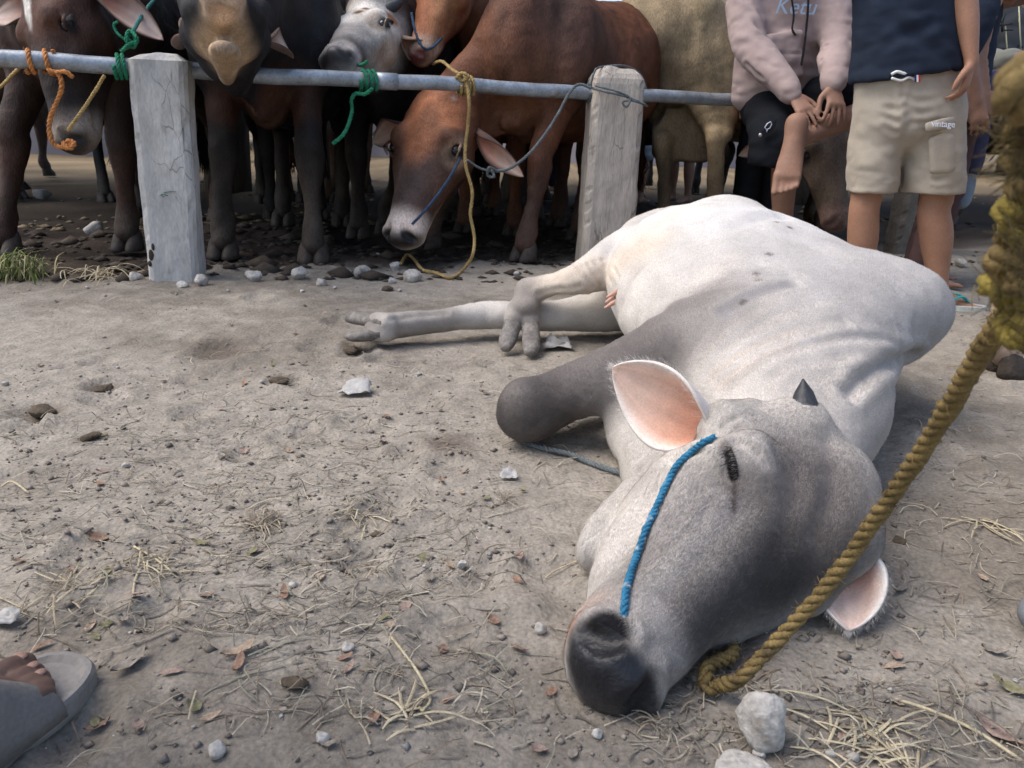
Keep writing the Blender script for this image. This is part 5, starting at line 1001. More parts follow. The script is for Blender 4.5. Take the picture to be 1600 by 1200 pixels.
# --- seated man with printed t-shirt at the right edge
def build_seated_man():
    Y0 = 4.6; P = lambda px, py, dy=0.: D(px, py, Y0+dy)
    root = thing('person', (*P(1570, 300)[:2], 0), 'seated man in printed charcoal t-shirt, dark jeans and grey slip-on shoe', 'person')
    kn, an = P(1534, 138, -.35), P(1512, 268, -.38); hb = head_person(root, P(1575, -160, .15), V3(-.4, -.9, 0), M_skinb)
    def bd(F):
        limb(F, [P(1590, 150), kn, kn*.5+an*.5, an], [.08, .06, .055, .036], .03); limb(F, [P(1640, 150), P(1640, 140, -.35), P(1640, 290, -.38)], [.08, .06, .04], .03)
        limb(F, [P(1520, -60, .1), P(1530, 70, .0), P(1560, 96, -.2), P(1600, 88, -.33)], [.05, .04, .036, .028], .03); hand(F, P(1602, 88, -.33), V3(1, -.3, -.1), V3(0, -.4, .9), 1); limb(F, [P(1580, 120, .1), P(1580, -60, .12)], [(.13, .1), (.16, .1)], .05); hb(F)
    lo, hi = box_of([P(1480, 330, -.4), P(1680, -230, .2), P(1600, 100, -.5)], .1); sk('body', bd, lo, hi, .011, M_skinb, root)
    def te(F): F.loft([(*P(1580, 130, .1), .19, .14), (*P(1580, 30, .1), .195, .14), (*P(1580, -60, .12), .20, .13), (*P(1580, -90, .12), .12, .1)], .03, (0, 1, 0))
    lo, hi = box_of([P(1500, 170, .1), P(1660, -110, .1)], .12); lo[1] -= .1; hi[1] += .12; tt = sk('t_shirt', te, lo, hi, .011, M_tee, root, wr=.006)
    def slv(F): limb(F, [P(1520, -60, .1), P(1524, 20, .06), P(1534, 84, -.02), P(1560, 96, -.18), P(1580, 92, -.26)], [.075, .065, .062, .06, .055], .04)
    lo, hi = box_of([P(1500, 130, -.3), P(1600, -90, .15)], .12); sk('sleeve', slv, lo, hi, .011, M_grey, root, wr=.006)
    def je(F): F.loft([(*P(1580, 145, .1), .18, .14), (*P(1580, 165, .05), .18, .14)], .04, (0, 1, 0)); limb(F, [P(1585, 150), kn, kn*.5+an*.5, an+V3(0, 0, .03)], [.10, .082, .072, .065], .03); limb(F, [P(1630, 150), P(1640, 140, -.35), P(1640, 290, -.38)], [.10, .08, .06], .03)
    lo, hi = box_of([P(1490, 310, -.4), P(1670, 110, .15)], .14); sk('jeans', je, lo, hi, .011, M_jean, root, wr=.008)
    def so_(F): F.loft([(*(an+V3(0, 0, -.02)), .045, .05), (*P(1508, 290, -.42), .048, .04), (*P(1503, 312, -.50), .045, .03), (*P(1500, 320, -.55), .035, .022)], .02)
    lo, hi = box_of([an, P(1500, 320, -.55)], .12); sk('shoe', so_, lo, hi, .008, mat('grey_canvas', (.20, .23, .25), .8), root)
    pm = mat('cream_print', (.50, .48, .30), .8, var=.1); dk = mat('black_print', (.012, .012, .013), .8)
    lettering('Battalion', .10, P(1576, 82, -.075), V3(-.1, -1, .0), V3(.0, 0, 1), dk, tt); mbq = MB(); mbq.tube([P(1566, 34, -.068), P(1566, 50, -.068)], .006, 6)
    for a in ((1566, 36, 1556, 24), (1566, 36, 1571, 22), (1566, 40, 1550, 38), (1566, 40, 1582, 37), (1566, 47, 1583, 47)): mbq.tube([P(a[0], a[1], -.068), P(a[2], a[3], -.068)], .0035, 5)
    mbq.obj('emblem', dk, tt); mbq = MB()
    for x, y0, y1 in ((1553, 45, 95), (1571, 40, 98), (1592, 10, 100)): mbq.tube([P(x, y0, -.062), P(x+2, (y0+y1)/2, -.064), P(x+5, y1, -.06)], .0035, 5)
    mbq.obj('printed_stripes', pm, tt)
build_seated_man()
# --- bystanders at the picture edges: a sandalled foot and a shoe tip
def upper_body(root, knee, hip, face, msk, mtrouser, mshirt, other):
    """the rest of a bystander beyond the picture edge: trousers, second leg, shirt, arms and head."""
    f_ = nrm(face); s = np.cross(V3(0, 0, 1), f_); hip = np.asarray(hip); Z = lambda z, x=0., y=0.: hip+V3(0, 0, z)+s*x+f_*y; oa = np.asarray(other)
    def tr(F): F.loft([(*Z(.08), .16, .12), (*Z(-.03), .165, .125)], .03, f_); limb(F, [Z(-.05, .08), knee, knee-V3(0, 0, .08)], [.105, .085, .08], .03); limb(F, [Z(-.05, -.08), (Z(-.05, -.08)+oa)/2, oa+V3(0, 0, .06)], [.105, .085, .07], .03)
    lo, hi = box_of([knee-V3(0, 0, .1), hip+V3(0, 0, .1), oa], .2); lo[2] = max(lo[2], .03); sk('trousers', tr, lo, hi, .016, mtrouser, root, wr=.008)
    def sh_(F): F.loft([(*Z(-.02), .185, .13), (*Z(.2), .175, .12), (*Z(.45), .19, .115), (*Z(.54), .10, .08)], .03, f_); [limb(F, [Z(.48, .17*e), Z(.32, .24*e), Z(.22, .25*e)], [.075, .07, .062], .04) for e in (1, -1)]
    sk('shirt', sh_, hip-V3(.42, .42, .15), hip+V3(.42, .42, .7), .016, mshirt, root, wr=.008)
    hb = head_person(root, Z(.68), f_, msk)
    def bd(F): hb(F); limb(F, [Z(0), Z(.45)], [(.12, .09), (.14, .09)], .04); [limb(F, [Z(.47, .06*e), Z(.47, .16*e), Z(.3, .24*e)], [.05, .045, .042], .03) for e in (1, -1)]; limb(F, [Z(0, -.08), (Z(0, -.08)+oa)/2, oa+V3(0, 0, .2)], [.08, .06, .045], .03); foot(F, oa+V3(0, 0, .075), f_); limb(F, [oa+V3(0, 0, .075), oa+V3(0, 0, .2)], [.036, .045], .02); [(limb(F, [Z(.3, .24*e), Z(.06, .25*e, .02), Z(-.14, .24*e, .08)], [.042, .036, .026], .02), hand(F, Z(-.14, .24*e, .08), V3(0, 0, -1)+f_*.3, s*e, -e)) for e in (1, -1)]
    lo, hi = box_of([Z(-.35, .35), Z(.85, -.35), oa-f_*.1, oa+f_*.25], .1); lo[2] = -.01; sk('body', bd, lo, hi, .013, msk, root)
    def ha(F): F.loft([(*Z(.73, 0, -.02), .088, .1), (*Z(.70, 0, -.04), .085, .09)], .03, f_); F.clip(Z(.68, 0, .06), f_*.75-V3(0, 0, .65))
    sk('hair', ha, Z(.68)-V3(.2, .2, .2), Z(.68)+V3(.2, .2, .25), .013, M_hair, root)
def build_sandal_person():
    root = thing('person', (-.72, .74, 0), 'bystander foot in a grey slide sandal at the lower left corner', 'person')
    # sole axis runs from lower left to upper right
    tipw, heel = W(128, 1050), W(-190, 1310); d = nrm((tipw-heel)*V3(1, 1, 0)); s = V3(-d[1], d[0], 0); tip = tipw*V3(1, 1, 0)
    M_sole = mat('grey_foam', (.225, .21, .195), .85, var=.15, vscale=20, fine=.1, bump=.3, bscale=90); M_strap = mat('grey_strap', (.19, .18, .17), .8, var=.12, vscale=20, bump=.3, bscale=120)
    prof = [(0, .012), (.010, .034), (.03, .048), (.06, .055), (.10, .054), (.15, .047), (.20, .044), (.25, .043), (.28, .034), (.292, .012)]
    L_, Rr = [], []
    for x, w in spline([(a, b) for a, b in prof], 40): L_.append((x, w)); Rr.append((x, -w))
    out = L_+Rr[::-1]; n_ = len(out); v = []; lv = [(.002, .97), (.008, 1.0), (.026, 1.0), (.032, .97), (.032, .86), (.026, .80)]
    for z, k in lv:
        for x, y in out: cx = .14; v.append(tip-d*(cx+(x-cx)*(.97 if k < 1 and k > .9 else (1 if k >= 1 else k+.07)))+s*y*k+V3(0, 0, z))
    f = [(i*n_+j, i*n_+(j+1) % n_, (i+1)*n_+(j+1) % n_, (i+1)*n_+j) for i in range(len(lv)-1) for j in range(n_)]+[tuple((len(lv)-1)*n_+j for j in range(n_)), tuple(range(n_))[::-1]]
    sole = mesh_obj('sandal', v, f, M_sole, root, smooth=False)
    a = tip-d*.205+V3(0, 0, .105)
    def bd(F):
        F.loft([(*a, .036, .038), (*(a-V3(0, 0, .05)-d*.02), .034, .034)], .02, d); F.loft([(*(a-V3(0, 0, .045)-d*.03), .03, .028), (*(a-V3(0, 0, .035)+d*.04), .036, .036), (*(a-V3(0, 0, .05)+d*.09), .042, .022)], .02, (0, 0, 1))
        F.loft([(*a, .036, .038), (*(a+V3(-.05, -.04, .22)), .052, .052), (*(a+V3(-.09, -.08, .42)), .055, .055)], .02)
        for o, Ln, r in ((.030, .066, .0148), (.006, .060, .0105), (-.012, .052, .010), (-.027, .044, .0095), (-.039, .034, .009)):
            b = a-V3(0, 0, .060)+d*.09+s*o; F.loft([(*b, r), (*(b+d*Ln*.55+V3(0, 0, .006)), r*1.0), (*(b+d*Ln-V3(0, 0, .002)), r*.9)], .005)
    lo, hi = box_of([a+V3(-.1, -.1, .42), tip, a-d*.1-V3(0, 0, .08)], .1); ft_ = sk('leg_and_foot', bd, lo, hi, .0048, M_skind, root)
    # nails
    for o, Ln, r in ((.030, .066, .0148), (.006, .060, .0105), (-.012, .052, .010)):
        p = a-V3(0, 0, .060)+d*(.09+Ln*.93)+s*o+V3(0, 0, r*.80); u, t_ = np.mgrid[0:math.pi/2:5j, 0:2*math.pi:11j]; q = [p+d*.008*math.sin(x)*math.cos(y)+s*r*.62*math.sin(x)*math.sin(y)+V3(0, 0, .003*math.cos(x)) for x, y in zip(u.ravel(), t_.ravel())]
        mesh_obj('toenail', q, [(i*11+j, i*11+j+1, (i+1)*11+j+1, (i+1)*11+j) for i in range(4) for j in range(10)], mat('nail', (.28, .17, .13), .4, var=.05, bump=0), ft_)
    # wide strap over the instep
    v = []; nu = 22
    for x in np.linspace(.100, .205, 10):
        for j in range(nu):
            t = math.pi*j/(nu-1); w_ = .056-.06*(x-.09); hgt = .052+.95*(x-.100); skew = .022*math.cos(t)
            v.append(tip-d*(x+skew)+s*w_*math.cos(t)*1.02+V3(0, 0, .012+(hgt)*math.sin(t)**.75))
    v = np.array(v); q = [(i*nu+j, (i+1)*nu+j, (i+1)*nu+j+1, i*nu+j+1) for i in range(9) for j in range(nu-1)]; st = mesh_obj('strap', v, q, M_strap, root); md = st.modifiers.new('thickness', 'SOLIDIFY'); md.thickness = .005
    upper_body(root, a+V3(-.09, -.08, .40), a+V3(-.22, -.20, .80), V3(.6, .8, 0), M_skind, M_jean, M_grey, V3(a[0]-.33, a[1]-.14, 0))
build_sandal_person()
def build_shoe_person():
    root = thing('person', (.86, 1.05, 0), 'bystander whose grey shoe tip enters at the right edge', 'person')
    tip = W(1583, 1003); tip[2] = 0; d = nrm(V3(-.93, -.35, 0)); c = tip-d*.02
    def bd(F): F.loft([(*(c-d*.03+V3(0, 0, .032)), .035, .03), (*(c-d*.08+V3(0, 0, .036)), .046, .034), (*(c-d*.16+V3(0, 0, .045)), .042, .042), (*(c-d*.24+V3(0, 0, .05)), .036, .05)], .02)
    lo, hi = box_of([c, c-d*.3], .1); lo[2] = 0; sk('shoe', bd, lo, hi, .007, mat('grey_rubber', (.16, .17, .18), .7), root)
    k_ = c-d*.25+V3(.02, 0, .48); an_ = c-d*.25+V3(0, 0, .09)
    def lg(F): limb(F, [an_, k_], [.055, .075], .02)
    lo, hi = box_of([an_, k_], .12); sk('trouser_leg', lg, lo, hi, .012, M_jean, root, wr=.008)
    upper_body(root, k_, k_+V3(.14, .02, .42), V3(-.9, -.3, 0), M_skinb, M_jean, M_navy, V3(c[0]+.42, c[1]+.28, 0))
build_shoe_person()
# ------------------------------------------------------------------ litter on the ground
M_lit = mat('dry_litter', attr=True, rough=.9, var=.15, vscale=60, fine=.2, fscale=300, bump=.3, bscale=200, bdist=.002)
M_stone = mat('limestone', (.40, .375, .34), .9, var=.2, vscale=25, fine=.25, fscale=140, bump=.9, bscale=70, bdist=.006, wear=((.23, .19, .15), 22, .58))
M_soilc = mat('soil_clod', attr=True, rough=.95, var=.15, vscale=40, fine=.2, bump=.6, bscale=120, bdist=.003)
def gh(P): P = np.asarray(P); h = hero_push(P); return ground_z(P)*(1-.6*h)-.004*h
class CB:                      # collector with a colour per piece
    def __init__(s): s.m = MB(); s.c = []
    def add(s, fn, col): a = len(s.m.v); fn(s.m); s.c += [col]*(len(s.m.v)-a)
    def obj(s, name, mtl, smooth=False): return mesh_obj(name, s.m.v, s.m.f, mtl, col=np.array(s.c), smooth=smooth)
def px_sample(n, boxes):
    out = []
    while len(out) < n:
        x0, y0, x1, y1, _ = boxes[rng.choice(len(boxes), p=np.array([b[4] for b in boxes])/sum(b[4] for b in boxes))]; out.append(W(random.uniform(x0, x1), random.uniform(y0, y1))[:2])
    return np.array(out)
pal = [V3(.36, .31, .23), V3(.27, .24, .19), V3(.20, .175, .145), V3(.44, .39, .30), V3(.23, .18, .13), V3(.15, .125, .10), V3(.29, .275, .21)]
S = px_sample(2500, [(0, 440, 1600, 1200, 1.2), (0, 640, 620, 1000, 1.6), (350, 780, 800, 1150, .8), (1000, 1060, 1600, 1200, .5), (200, 500, 900, 760, .7), (1400, 560, 1600, 1000, .3)]); Z = gh(S); cb = CB()
for (x, y), z in zip(S, Z):
    L_ = abs(random.gauss(.028, .022))+.008; a = random.gauss(.3, .9); d = V3(math.cos(a), math.sin(a), 0); s = V3(-d[1], d[0], 0); bend = random.gauss(0, .12)*L_; lift = random.choice((0, 0, .004, .010, .016)) if L_ > .03 else .002; r = random.uniform(.0005, .0014)
    p = V3(x, y, z+.002); pts = [p-d*L_/2+V3(0, 0, random.uniform(-.001, .003)), p-d*L_*.15+s*bend+V3(0, 0, lift*.7), p+d*L_*.2+s*bend*.8+V3(0, 0, lift), p+d*L_/2+V3(0, 0, random.uniform(-.001, .006))]
    col = random.choice(pal)*random.uniform(.65, 1.05); cb.add(lambda m: m.tube(spline(pts, 5 if L_ > .03 else 3), r, 4, flat=.5), col)
tag(cb.obj('straw_litter', M_lit), 'scattered dry straw and stalk bits trodden into the soil', 'straw', kind='stuff')
S = px_sample(4200, [(0, 440, 1600, 1200, 1.), (0, 560, 800, 900, 1.), (880, 820, 1400, 1200, .3), (0, 380, 900, 450, .15)]); Z = gh(S); cb = CB(); base_i = np.array([(1, 0, 0), (-1, 0, 0), (0, 1, 0), (0, -1, 0), (0, 0, 1), (0, 0, -1)], float); fc = [(0, 2, 4), (2, 1, 4), (1, 3, 4), (3, 0, 4), (2, 0, 5), (1, 2, 5), (3, 1, 5), (0, 3, 5)]
for (x, y), z in zip(S, Z):
    r = min(.008, .0013*math.exp(abs(random.gauss(0, .72)))); v = base_i*(r*rng.uniform(.6, 1.3, (6, 3)))*V3(1.2, 1.2, .7)+V3(x, y, z+r*.3); k = random.uniform(.5, 1.15); cb.add(lambda m: m.add(v, fc), V3(.25, .212, .178)*k if random.random() < .93 else V3(.42, .40, .37)*k)
tag(cb.obj('soil_crumbs', M_soilc), 'loose crumbs of dry soil and grit on the ground', 'soil', kind='stuff')
S = px_sample(1100, [(0, 300, 1600, 420, 1.), (0, 330, 900, 440, 1.)]); S = np.array([s for s in S if 3.3 < s[1] < 12]); Z = gh(S); cb = CB()
for (x, y), z in zip(S, Z):
    r = min(.06, .012*math.exp(abs(random.gauss(0, .6)))); v = base_i*(r*rng.uniform(.6, 1.3, (6, 3)))*V3(1.4, 1.4, .6)+V3(x, y, z+r*.15); b = 1 if (np.array([x, y])-FENCE_A)@fnor > 1.9 else 0; cb.add(lambda m: m.add(v, fc), (V3(.20, .15, .09) if b else V3(.055, .042, .032))*random.uniform(.6, 1.4))
tag(cb.obj('trampled_mud', M_soilc), 'trampled clods of mud and dung under the standing cattle', 'mud', kind='stuff')
# leaves
def leaf_mesh(seed, L_=.030, w=.011, cur=.25):
    r = np.random.default_rng(seed); nu, nv = 9, 5; v = []
    for i in range(nu):
        u = i/(nu-1); ww = w*math.sin(math.pi*u**.85)**.8+.0004
        for j in range(nv): t = j/(nv-1)*2-1; v.append((L_*(u-.5), ww*t, .0015+cur*L_*.25*(u-.5)**2*4*r.uniform(.7, 1.2)*r.choice((.6, 1))+abs(t)*w*.22+.0006*r.normal()))
    f = [(i*nv+j, i*nv+j+1, (i+1)*nv+j+1, (i+1)*nv+j) for i in range(nu-1) for j in range(nv-1)]; me = bpy.data.meshes.new('leaf'); me.from_pydata(v, [], f); me.polygons.foreach_set('use_smooth', np.ones(len(f), bool)); return me
LM = [mat('leaf_%s' % n, c, .8, var=.25, vscale=90, fine=.2, fscale=400, bump=.4, bscale=250, bdist=.002) for n, c in (('rust', (.24, .15, .105)), ('tan', (.33, .25, .18)), ('grey', (.23, .20, .165)), ('pinkish', (.29, .21, .17)), ('olive', (.20, .185, .10)))]
leafs = [leaf_mesh(i, random.uniform(.018, .034), random.uniform(.005, .0085), random.uniform(-.2, .9)) for i in range(10)]
llab = ['small rust-coloured dry leaf lying on the soil', 'small tan dry leaf lying on the soil', 'small grey-brown curled leaf lying on the soil', 'small pinkish dry leaf lying on the soil', 'small olive-green leaf lying on the soil']
lgrp = ['rust-coloured fallen leaves', 'tan fallen leaves', 'grey-brown fallen leaves', 'pinkish fallen leaves', 'olive fallen leaves']
var = {}
for i, me in enumerate(leafs):
    for k, m in enumerate(LM): c = me.copy(); c.materials.append(m); var[i, k] = c
fixed = [(255, 590, 0), (540, 1035, 0), (583, 885, 0), (770, 975, 0), (585, 1135, 0), (565, 1160, 0), (702, 885, 1), (400, 862, 3), (110, 890, 3), (197, 862, 3), (152, 833, 0), (380, 690, 3), (700, 1100, 0), (860, 1085, 0), (545, 855, 2), (330, 835, 2), (1400, 1022, 3), (1398, 1040, 1), (690, 670, 3), (605, 650, 0), (600, 690, 3), (740, 555, 3), (660, 575, 0), (760, 780, 4), (800, 745, 1), (690, 755, 0), (270, 1060, 3), (210, 1040, 2), (325, 937, 0), (270, 895, 2), (600, 970, 4), (610, 990, 1), (715, 1110, 0)]
LMK = [((70, 1090), 'the sandal'), ((408, 820), 'the tangled root clump'), ((557, 612), 'the crumpled plastic scrap'), ((160, 602), 'the dark dung lump'), ((565, 515), 'the outstretched hind hoof'), ((815, 545), 'the upper hind hoof'), ((825, 680), 'the folded knee'), ((900, 860), 'the cow chin'), ((960, 1085), 'the cow muzzle'), ((640, 1130), 'the bottom straw tuft'), ((1183, 1150), 'the rough stone'), ((1330, 1160), 'the pale straw clump'), ((460, 440), 'the fence stones'), ((140, 684), 'the flat dung flake'), ((1535, 820), 'the forked straw'), ((1320, 980), 'the ear on the ground'), ((230, 890), 'the trodden stalks'), ((700, 860), 'the bare middle patch')]
seen = set()
def place_label(px, py, what):
    j = min(range(len(LMK)), key=lambda i: (LMK[i][0][0]-px)**2+(LMK[i][0][1]-py)**2); lx, ly = LMK[j][0]; dx, dy = px-lx, py-ly
    w = ('right of ' if dx > 0 else 'left of ') if abs(dx) > abs(dy) else ('below ' if dy > 0 else 'just above '); far_ = 'well ' if math.hypot(dx, dy) > 130 and w[0] != 'j' else ''
    return '%s %s%s%s' % (what, far_, w, LMK[j][1])
lname = ['small rust-coloured leaf', 'small tan leaf', 'small grey-brown curled leaf', 'small pinkish leaf', 'small olive leaf']
cand = [(x, y, k) for x, y, k in fixed]+[(random.uniform(0, 900), random.uniform(470, 1190), random.choice((0, 1, 2, 2, 3, 4))) for _ in range(90)]+[(random.uniform(1300, 1600), random.uniform(900, 1190), random.choice((1, 2, 3))) for _ in range(10)]
for px, py, k in cand:
    lab = place_label(px, py, lname[k])
    if lab in seen: continue
    seen.add(lab); p = W(px, py)[:2]
    me = var[random.randrange(10), k]; o = bpy.data.objects.new('fallen_leaf', me); COL.objects.link(o); sc = random.uniform(.75, 1.15); o.scale = (sc, sc, sc); o.location = (p[0], p[1], gh([p])[0]+.003); o.rotation_euler = (random.gauss(0, .2), random.gauss(0, .2), random.uniform(0, 6.3)); tag(o, lab, 'leaf', lgrp[k])
for px, py, k, sc, lab in ((1562, 1133, 3, 1.9, 'large pinkish dry leaf near the lower right edge'), (375, 1030, 1, 1.5, 'tan oval leaf standing apart in bare soil at lower left'), (374, 1049, 0, 1.2, 'rust leaf tucked under the tan oval leaf'), (205, 1047, 2, 1.7, 'long grey curled leaf beside the sandal'), (1582, 1080, 4, 1.6, 'greenish leaf at the right edge above the straw')):
    p = W(px, py)[:2]; o = bpy.data.objects.new('fallen_leaf', var[3, k]); COL.objects.link(o); o.scale = (sc, sc, sc); o.location = (p[0], p[1], gh([p])[0]+.004); o.rotation_euler = (.1, .05, random.uniform(0, 6.3)); tag(o, lab, 'leaf')
# stones
def stone(px, py, r, label, seed, group=None, sq=(1, 1, .75), sink=.25, mtl=None, zoff=None):
    g = np.random.default_rng(seed); n = 20; u, t = np.mgrid[0:math.pi:complex(n), 0:2*math.pi:complex(n+1)]; v = np.stack([np.sin(u)*np.cos(t), np.sin(u)*np.sin(t), np.cos(u)], -1).reshape(-1, 3)
    pl = nrm(g.normal(size=3)); d = np.ones(len(v))
    for _ in range(14): nn = nrm(g.normal(size=3)); d = np.minimum(d, g.uniform(.55, .85)/np.maximum(v@nn, .05))
    v = v*d[:, None]*(1+.05*fbm(v*1.3+seed, 4.2, 3))[:, None]*np.array(sq)*r; c, s_ = math.cos(seed), math.sin(seed); v = v@np.array([[c, s_, 0], [-s_, c, 0], [0, 0, 1]]); p = W(px, py); v += V3(p[0], p[1], gh([p[:2]])[0]-v[:, 2].min()*(1-sink)*1.)
    q = [(i*(n+1)+j, (i+1)*(n+1)+j, (i+1)*(n+1)+j+1, i*(n+1)+j+1) for i in range(n-1) for j in range(n)]
    return tag(mesh_obj('stone', v, q, mtl or M_stone), label, 'stone', group)
stone(1183, 1160, .036, 'pale rough stone beside the yellow rope loop', 5, sq=(.9, 1, 1.25), sink=.1); stone(1160, 1210, .030, 'half-buried pale stone at the bottom edge under the rough stone', 9, sq=(1.3, 1, .4), sink=.7)
for i, (px, py, r, lab) in enumerate(((212, 438, .042, 'flat pale stone left of the concrete post base'), (316, 448, .045, 'flat whitish stone right of the concrete post base'), (285, 450, .03, 'pinkish flat stone at the foot of the concrete post'), (398, 440, .056, 'rounded grey-white stone in front of the black cow foreleg'), (468, 438, .056, 'whitish stone in front of the black cow right hoof'), (503, 447, .035, 'low grey stone beside the whitish stone'), (566, 432, .052, 'wide grey stone left of the yellow rope end'), (617, 424, .045, 'upright pale stone beside the yellow rope end'), (645, 440, .062, 'large pale stone under the loop of thin yellow rope'), (612, 442, .028, 'small white stone before the upright pale stone'), (543, 430, .022, 'small stone between whitish and wide grey stones'), (845, 447, .028, 'small pinkish stone left of the weathered post'), (808, 432, .026, 'small tan stone before the brown cow hoof'), (897, 424, .045, 'brown stone at the foot of the weathered post'), (838, 462, .02, 'small flat white stone chip near the hind leg'), (590, 397, .03, 'small brown stone in the mud below the cow muzzle'), (1500, 415, .06, 'brown clod of stone behind the bare foot'), (1185, 1185, .012, 'tiny pale pebble next to the rough stone'), (65, 305, .09, 'long pale stone far back under the blaze-faced cow'), (150, 362, .08, 'flat stone in the mud beside the cow hoof'))):
    stone(px, py, r*.85, lab, 20+i, sq=(1.1, .8, .72))
for i in range(36):
    px, py = (random.uniform(0, 900), random.uniform(432, 475)) if i % 2 else (random.uniform(0, 1600), random.uniform(520, 1190)); lab = place_label(px, py, 'small pale pebble')
    if lab in seen or (px > 850 and py < 1050): continue
    seen.add(lab); stone(px, py, random.uniform(.006, .012), lab, 60+i, 'small scattered pebbles')
# dung lumps
M_dung = mat('dung', (.085, .065, .045), .95, var=.3, vscale=50, fine=.25, bump=.9, bscale=90, bdist=.006)
for i, (px, py, r, lab) in enumerate(((160, 602, .032, 'dark dung lump by the left track'), (65, 640, .035, 'broken dung lump at the left edge'), (436, 590, .024, 'small dung lump ahead of the hind hoof'), (140, 684, .022, 'flat dung flake left of centre'), (548, 542, .03, 'dung crumbs by the outstretched hind hoof'), (460, 1080, .016, 'dark dung flake at the bottom left of centre'), (605, 455, .03, 'brown dung flake before the fence stones'), (1405, 850, .014, 'small dark dung lump right of the thick rope'), (590, 832, .012, 'tiny dark clod by the straw root clump'))):
    o = stone(px, py, r, lab, 130+i, mtl=M_dung, sq=(1.2, .9, .45)); o.name = 'dung_lump'; o['category'] = 'dung'
# plastic scraps
M_pl = mat('white_plastic', (.36, .35, .335), .5, var=.15, vscale=30, bump=.2)
for px, py, r, sd_, lab in ((557, 612, .045, 1, 'crumpled white plastic scrap on the soil left of the foreleg'), (872, 540, .05, 2, 'clear plastic scrap between hind hoof and foreleg'), (15, 985, .018, 3, 'small whitish plastic scrap above the sandal'), (795, 745, .02, 4, 'small bluish plastic scrap in front of the folded knee'), (640, 1190, .0, 5, '')):
    if r == 0: continue
    g = np.random.default_rng(sd_); p = W(px, py); n = 7; v = []
    for i in range(n):
        for j in range(n): x, y = (i/(n-1)*2-1)*r*(1-.3*(j/(n-1))), (j/(n-1)*2-1)*r*.7; v.append((p[0]+x+g.normal()*r*.05, p[1]+y+g.normal()*r*.05, gh([p[:2]])[0]+.006+abs(g.normal())*r*.22+r*.5*max(0, y/r)))
    o = mesh_obj('plastic_scrap', v, [(i*n+j, i*n+j+1, (i+1)*n+j+1, (i+1)*n+j) for i in range(n-1) for j in range(n-1)], M_pl, smooth=False); o.modifiers.new('thickness', 'SOLIDIFY').thickness = .0008; tag(o, lab, 'plastic')
# straw clumps, stalks, grass tuft
def clump(name, c, n, L_, spread, lift, cols, label, cat, r=.0012, dirb=None):
    cb = CB(); c = np.asarray(c)
    for _ in range(n):
        a = random.uniform(0, 6.28) if dirb is None else random.gauss(dirb, .5); d = V3(math.cos(a), math.sin(a), 0); b = c+V3(random.gauss(0, spread), random.gauss(0, spread), 0); l = L_*random.uniform(.5, 1.2); h = lift*random.uniform(.2, 1.); s = V3(-d[1], d[0], 0)*random.gauss(0, .07)*l
        b[2] = gh([b[:2]])[0]+.002; e = b+d*l+V3(0, 0, h*.4); e[2] = max(e[2], gh([e[:2]])[0]+.001); pts = [b, b+d*l*.35+s+V3(0, 0, h), b+d*l*.7+s+V3(0, 0, h), e]; cb.add(lambda m: m.tube(spline(pts, 7), [r, r, r, r, r, r*.8, r*.5], 4, flat=.5), random.choice(cols)*random.uniform(.75, 1.1))
    return tag(cb.obj(name, M_lit), label, cat)
pale = [V3(.50, .43, .29), V3(.44, .37, .25), V3(.36, .30, .20)]; rooty = [V3(.27, .22, .16), V3(.2, .16, .12), V3(.33, .28, .2)]
clump('straw_clump', G(1330, 1160), 26, .075, .022, .008, pale, 'pale straw clump spread at the lower right', 'straw', .0017); clump('straw_clump', G(1390, 1180), 22, .07, .025, .006, pale, 'pale straw strands at the bottom edge right of the clump', 'straw', .0015)
clump('root_clump', G(408, 818), 46, .045, .013, .014, rooty, 'tangled dry root clump on the left of the soil', 'roots', .0013); clump('straw_clump', G(640, 1130), 14, .06, .012, .006, pale, 'straw tuft at the bottom centre', 'straw', .0018)
clump('straw_clump', G(1535, 820), 14, .075, .012, .008, pale, 'forked pale straw right of the thick rope', 'straw', .0016); clump('straw_clump', G(1020, 1140), 18, .04, .02, .010, rooty, 'thin stalks below the cow muzzle', 'straw', .0011); clump('straw_clump', G(560, 800), 16, .06, .012, .008, pale, 'loose stalks beside the root clump', 'straw', .0014)
clump('straw_clump', G(100, 940), 24, .07, .02, .008, rooty+pale, 'trodden stalks above the sandal', 'straw', .0014); clump('straw_clump', G(230, 890), 24, .07, .02, .008, rooty+pale, 'trodden stalks left of centre', 'straw', .0014); clump('straw_clump', G(790, 780), 14, .05, .004, .006, rooty, 'thin stalks in front of the folded knee', 'straw', .001)
for pts, r, lab in (([(980, 1116), (1010, 1080), (1045, 1050), (1082, 1031)], .0016, 'single straw stalk lying against the cow muzzle'), ([(1390, 1098), (1450, 1120), (1520, 1150), (1595, 1192)], .0024, 'long dry stalk running to the lower right corner'), ([(612, 1010), (650, 1060), (672, 1100), (660, 1128)], .002, 'bent straw stalk at the bottom centre'), ([(0, 748), (20, 755), (45, 766)], .002, 'short pale straw at the left edge'), ([(853, 898), (870, 885), (905, 877)], .0012, 'thin curved straw beside the cow chin'), ([(210, 862), (240, 878), (268, 896)], .0018, 'straight pale straw left of centre')):
    mb = MB(); mb.tube(spline([G(x, y, .004+.004*(i % 2)) for i, (x, y) in enumerate(pts)], 14), r, 5); o = mesh_obj('straw_stalk', mb.v, mb.f, M_lit, col=np.tile(V3(.47, .40, .26), (len(mb.v), 1))); tag(o, lab, 'straw')
cb = CB(); c = G(15, 425)
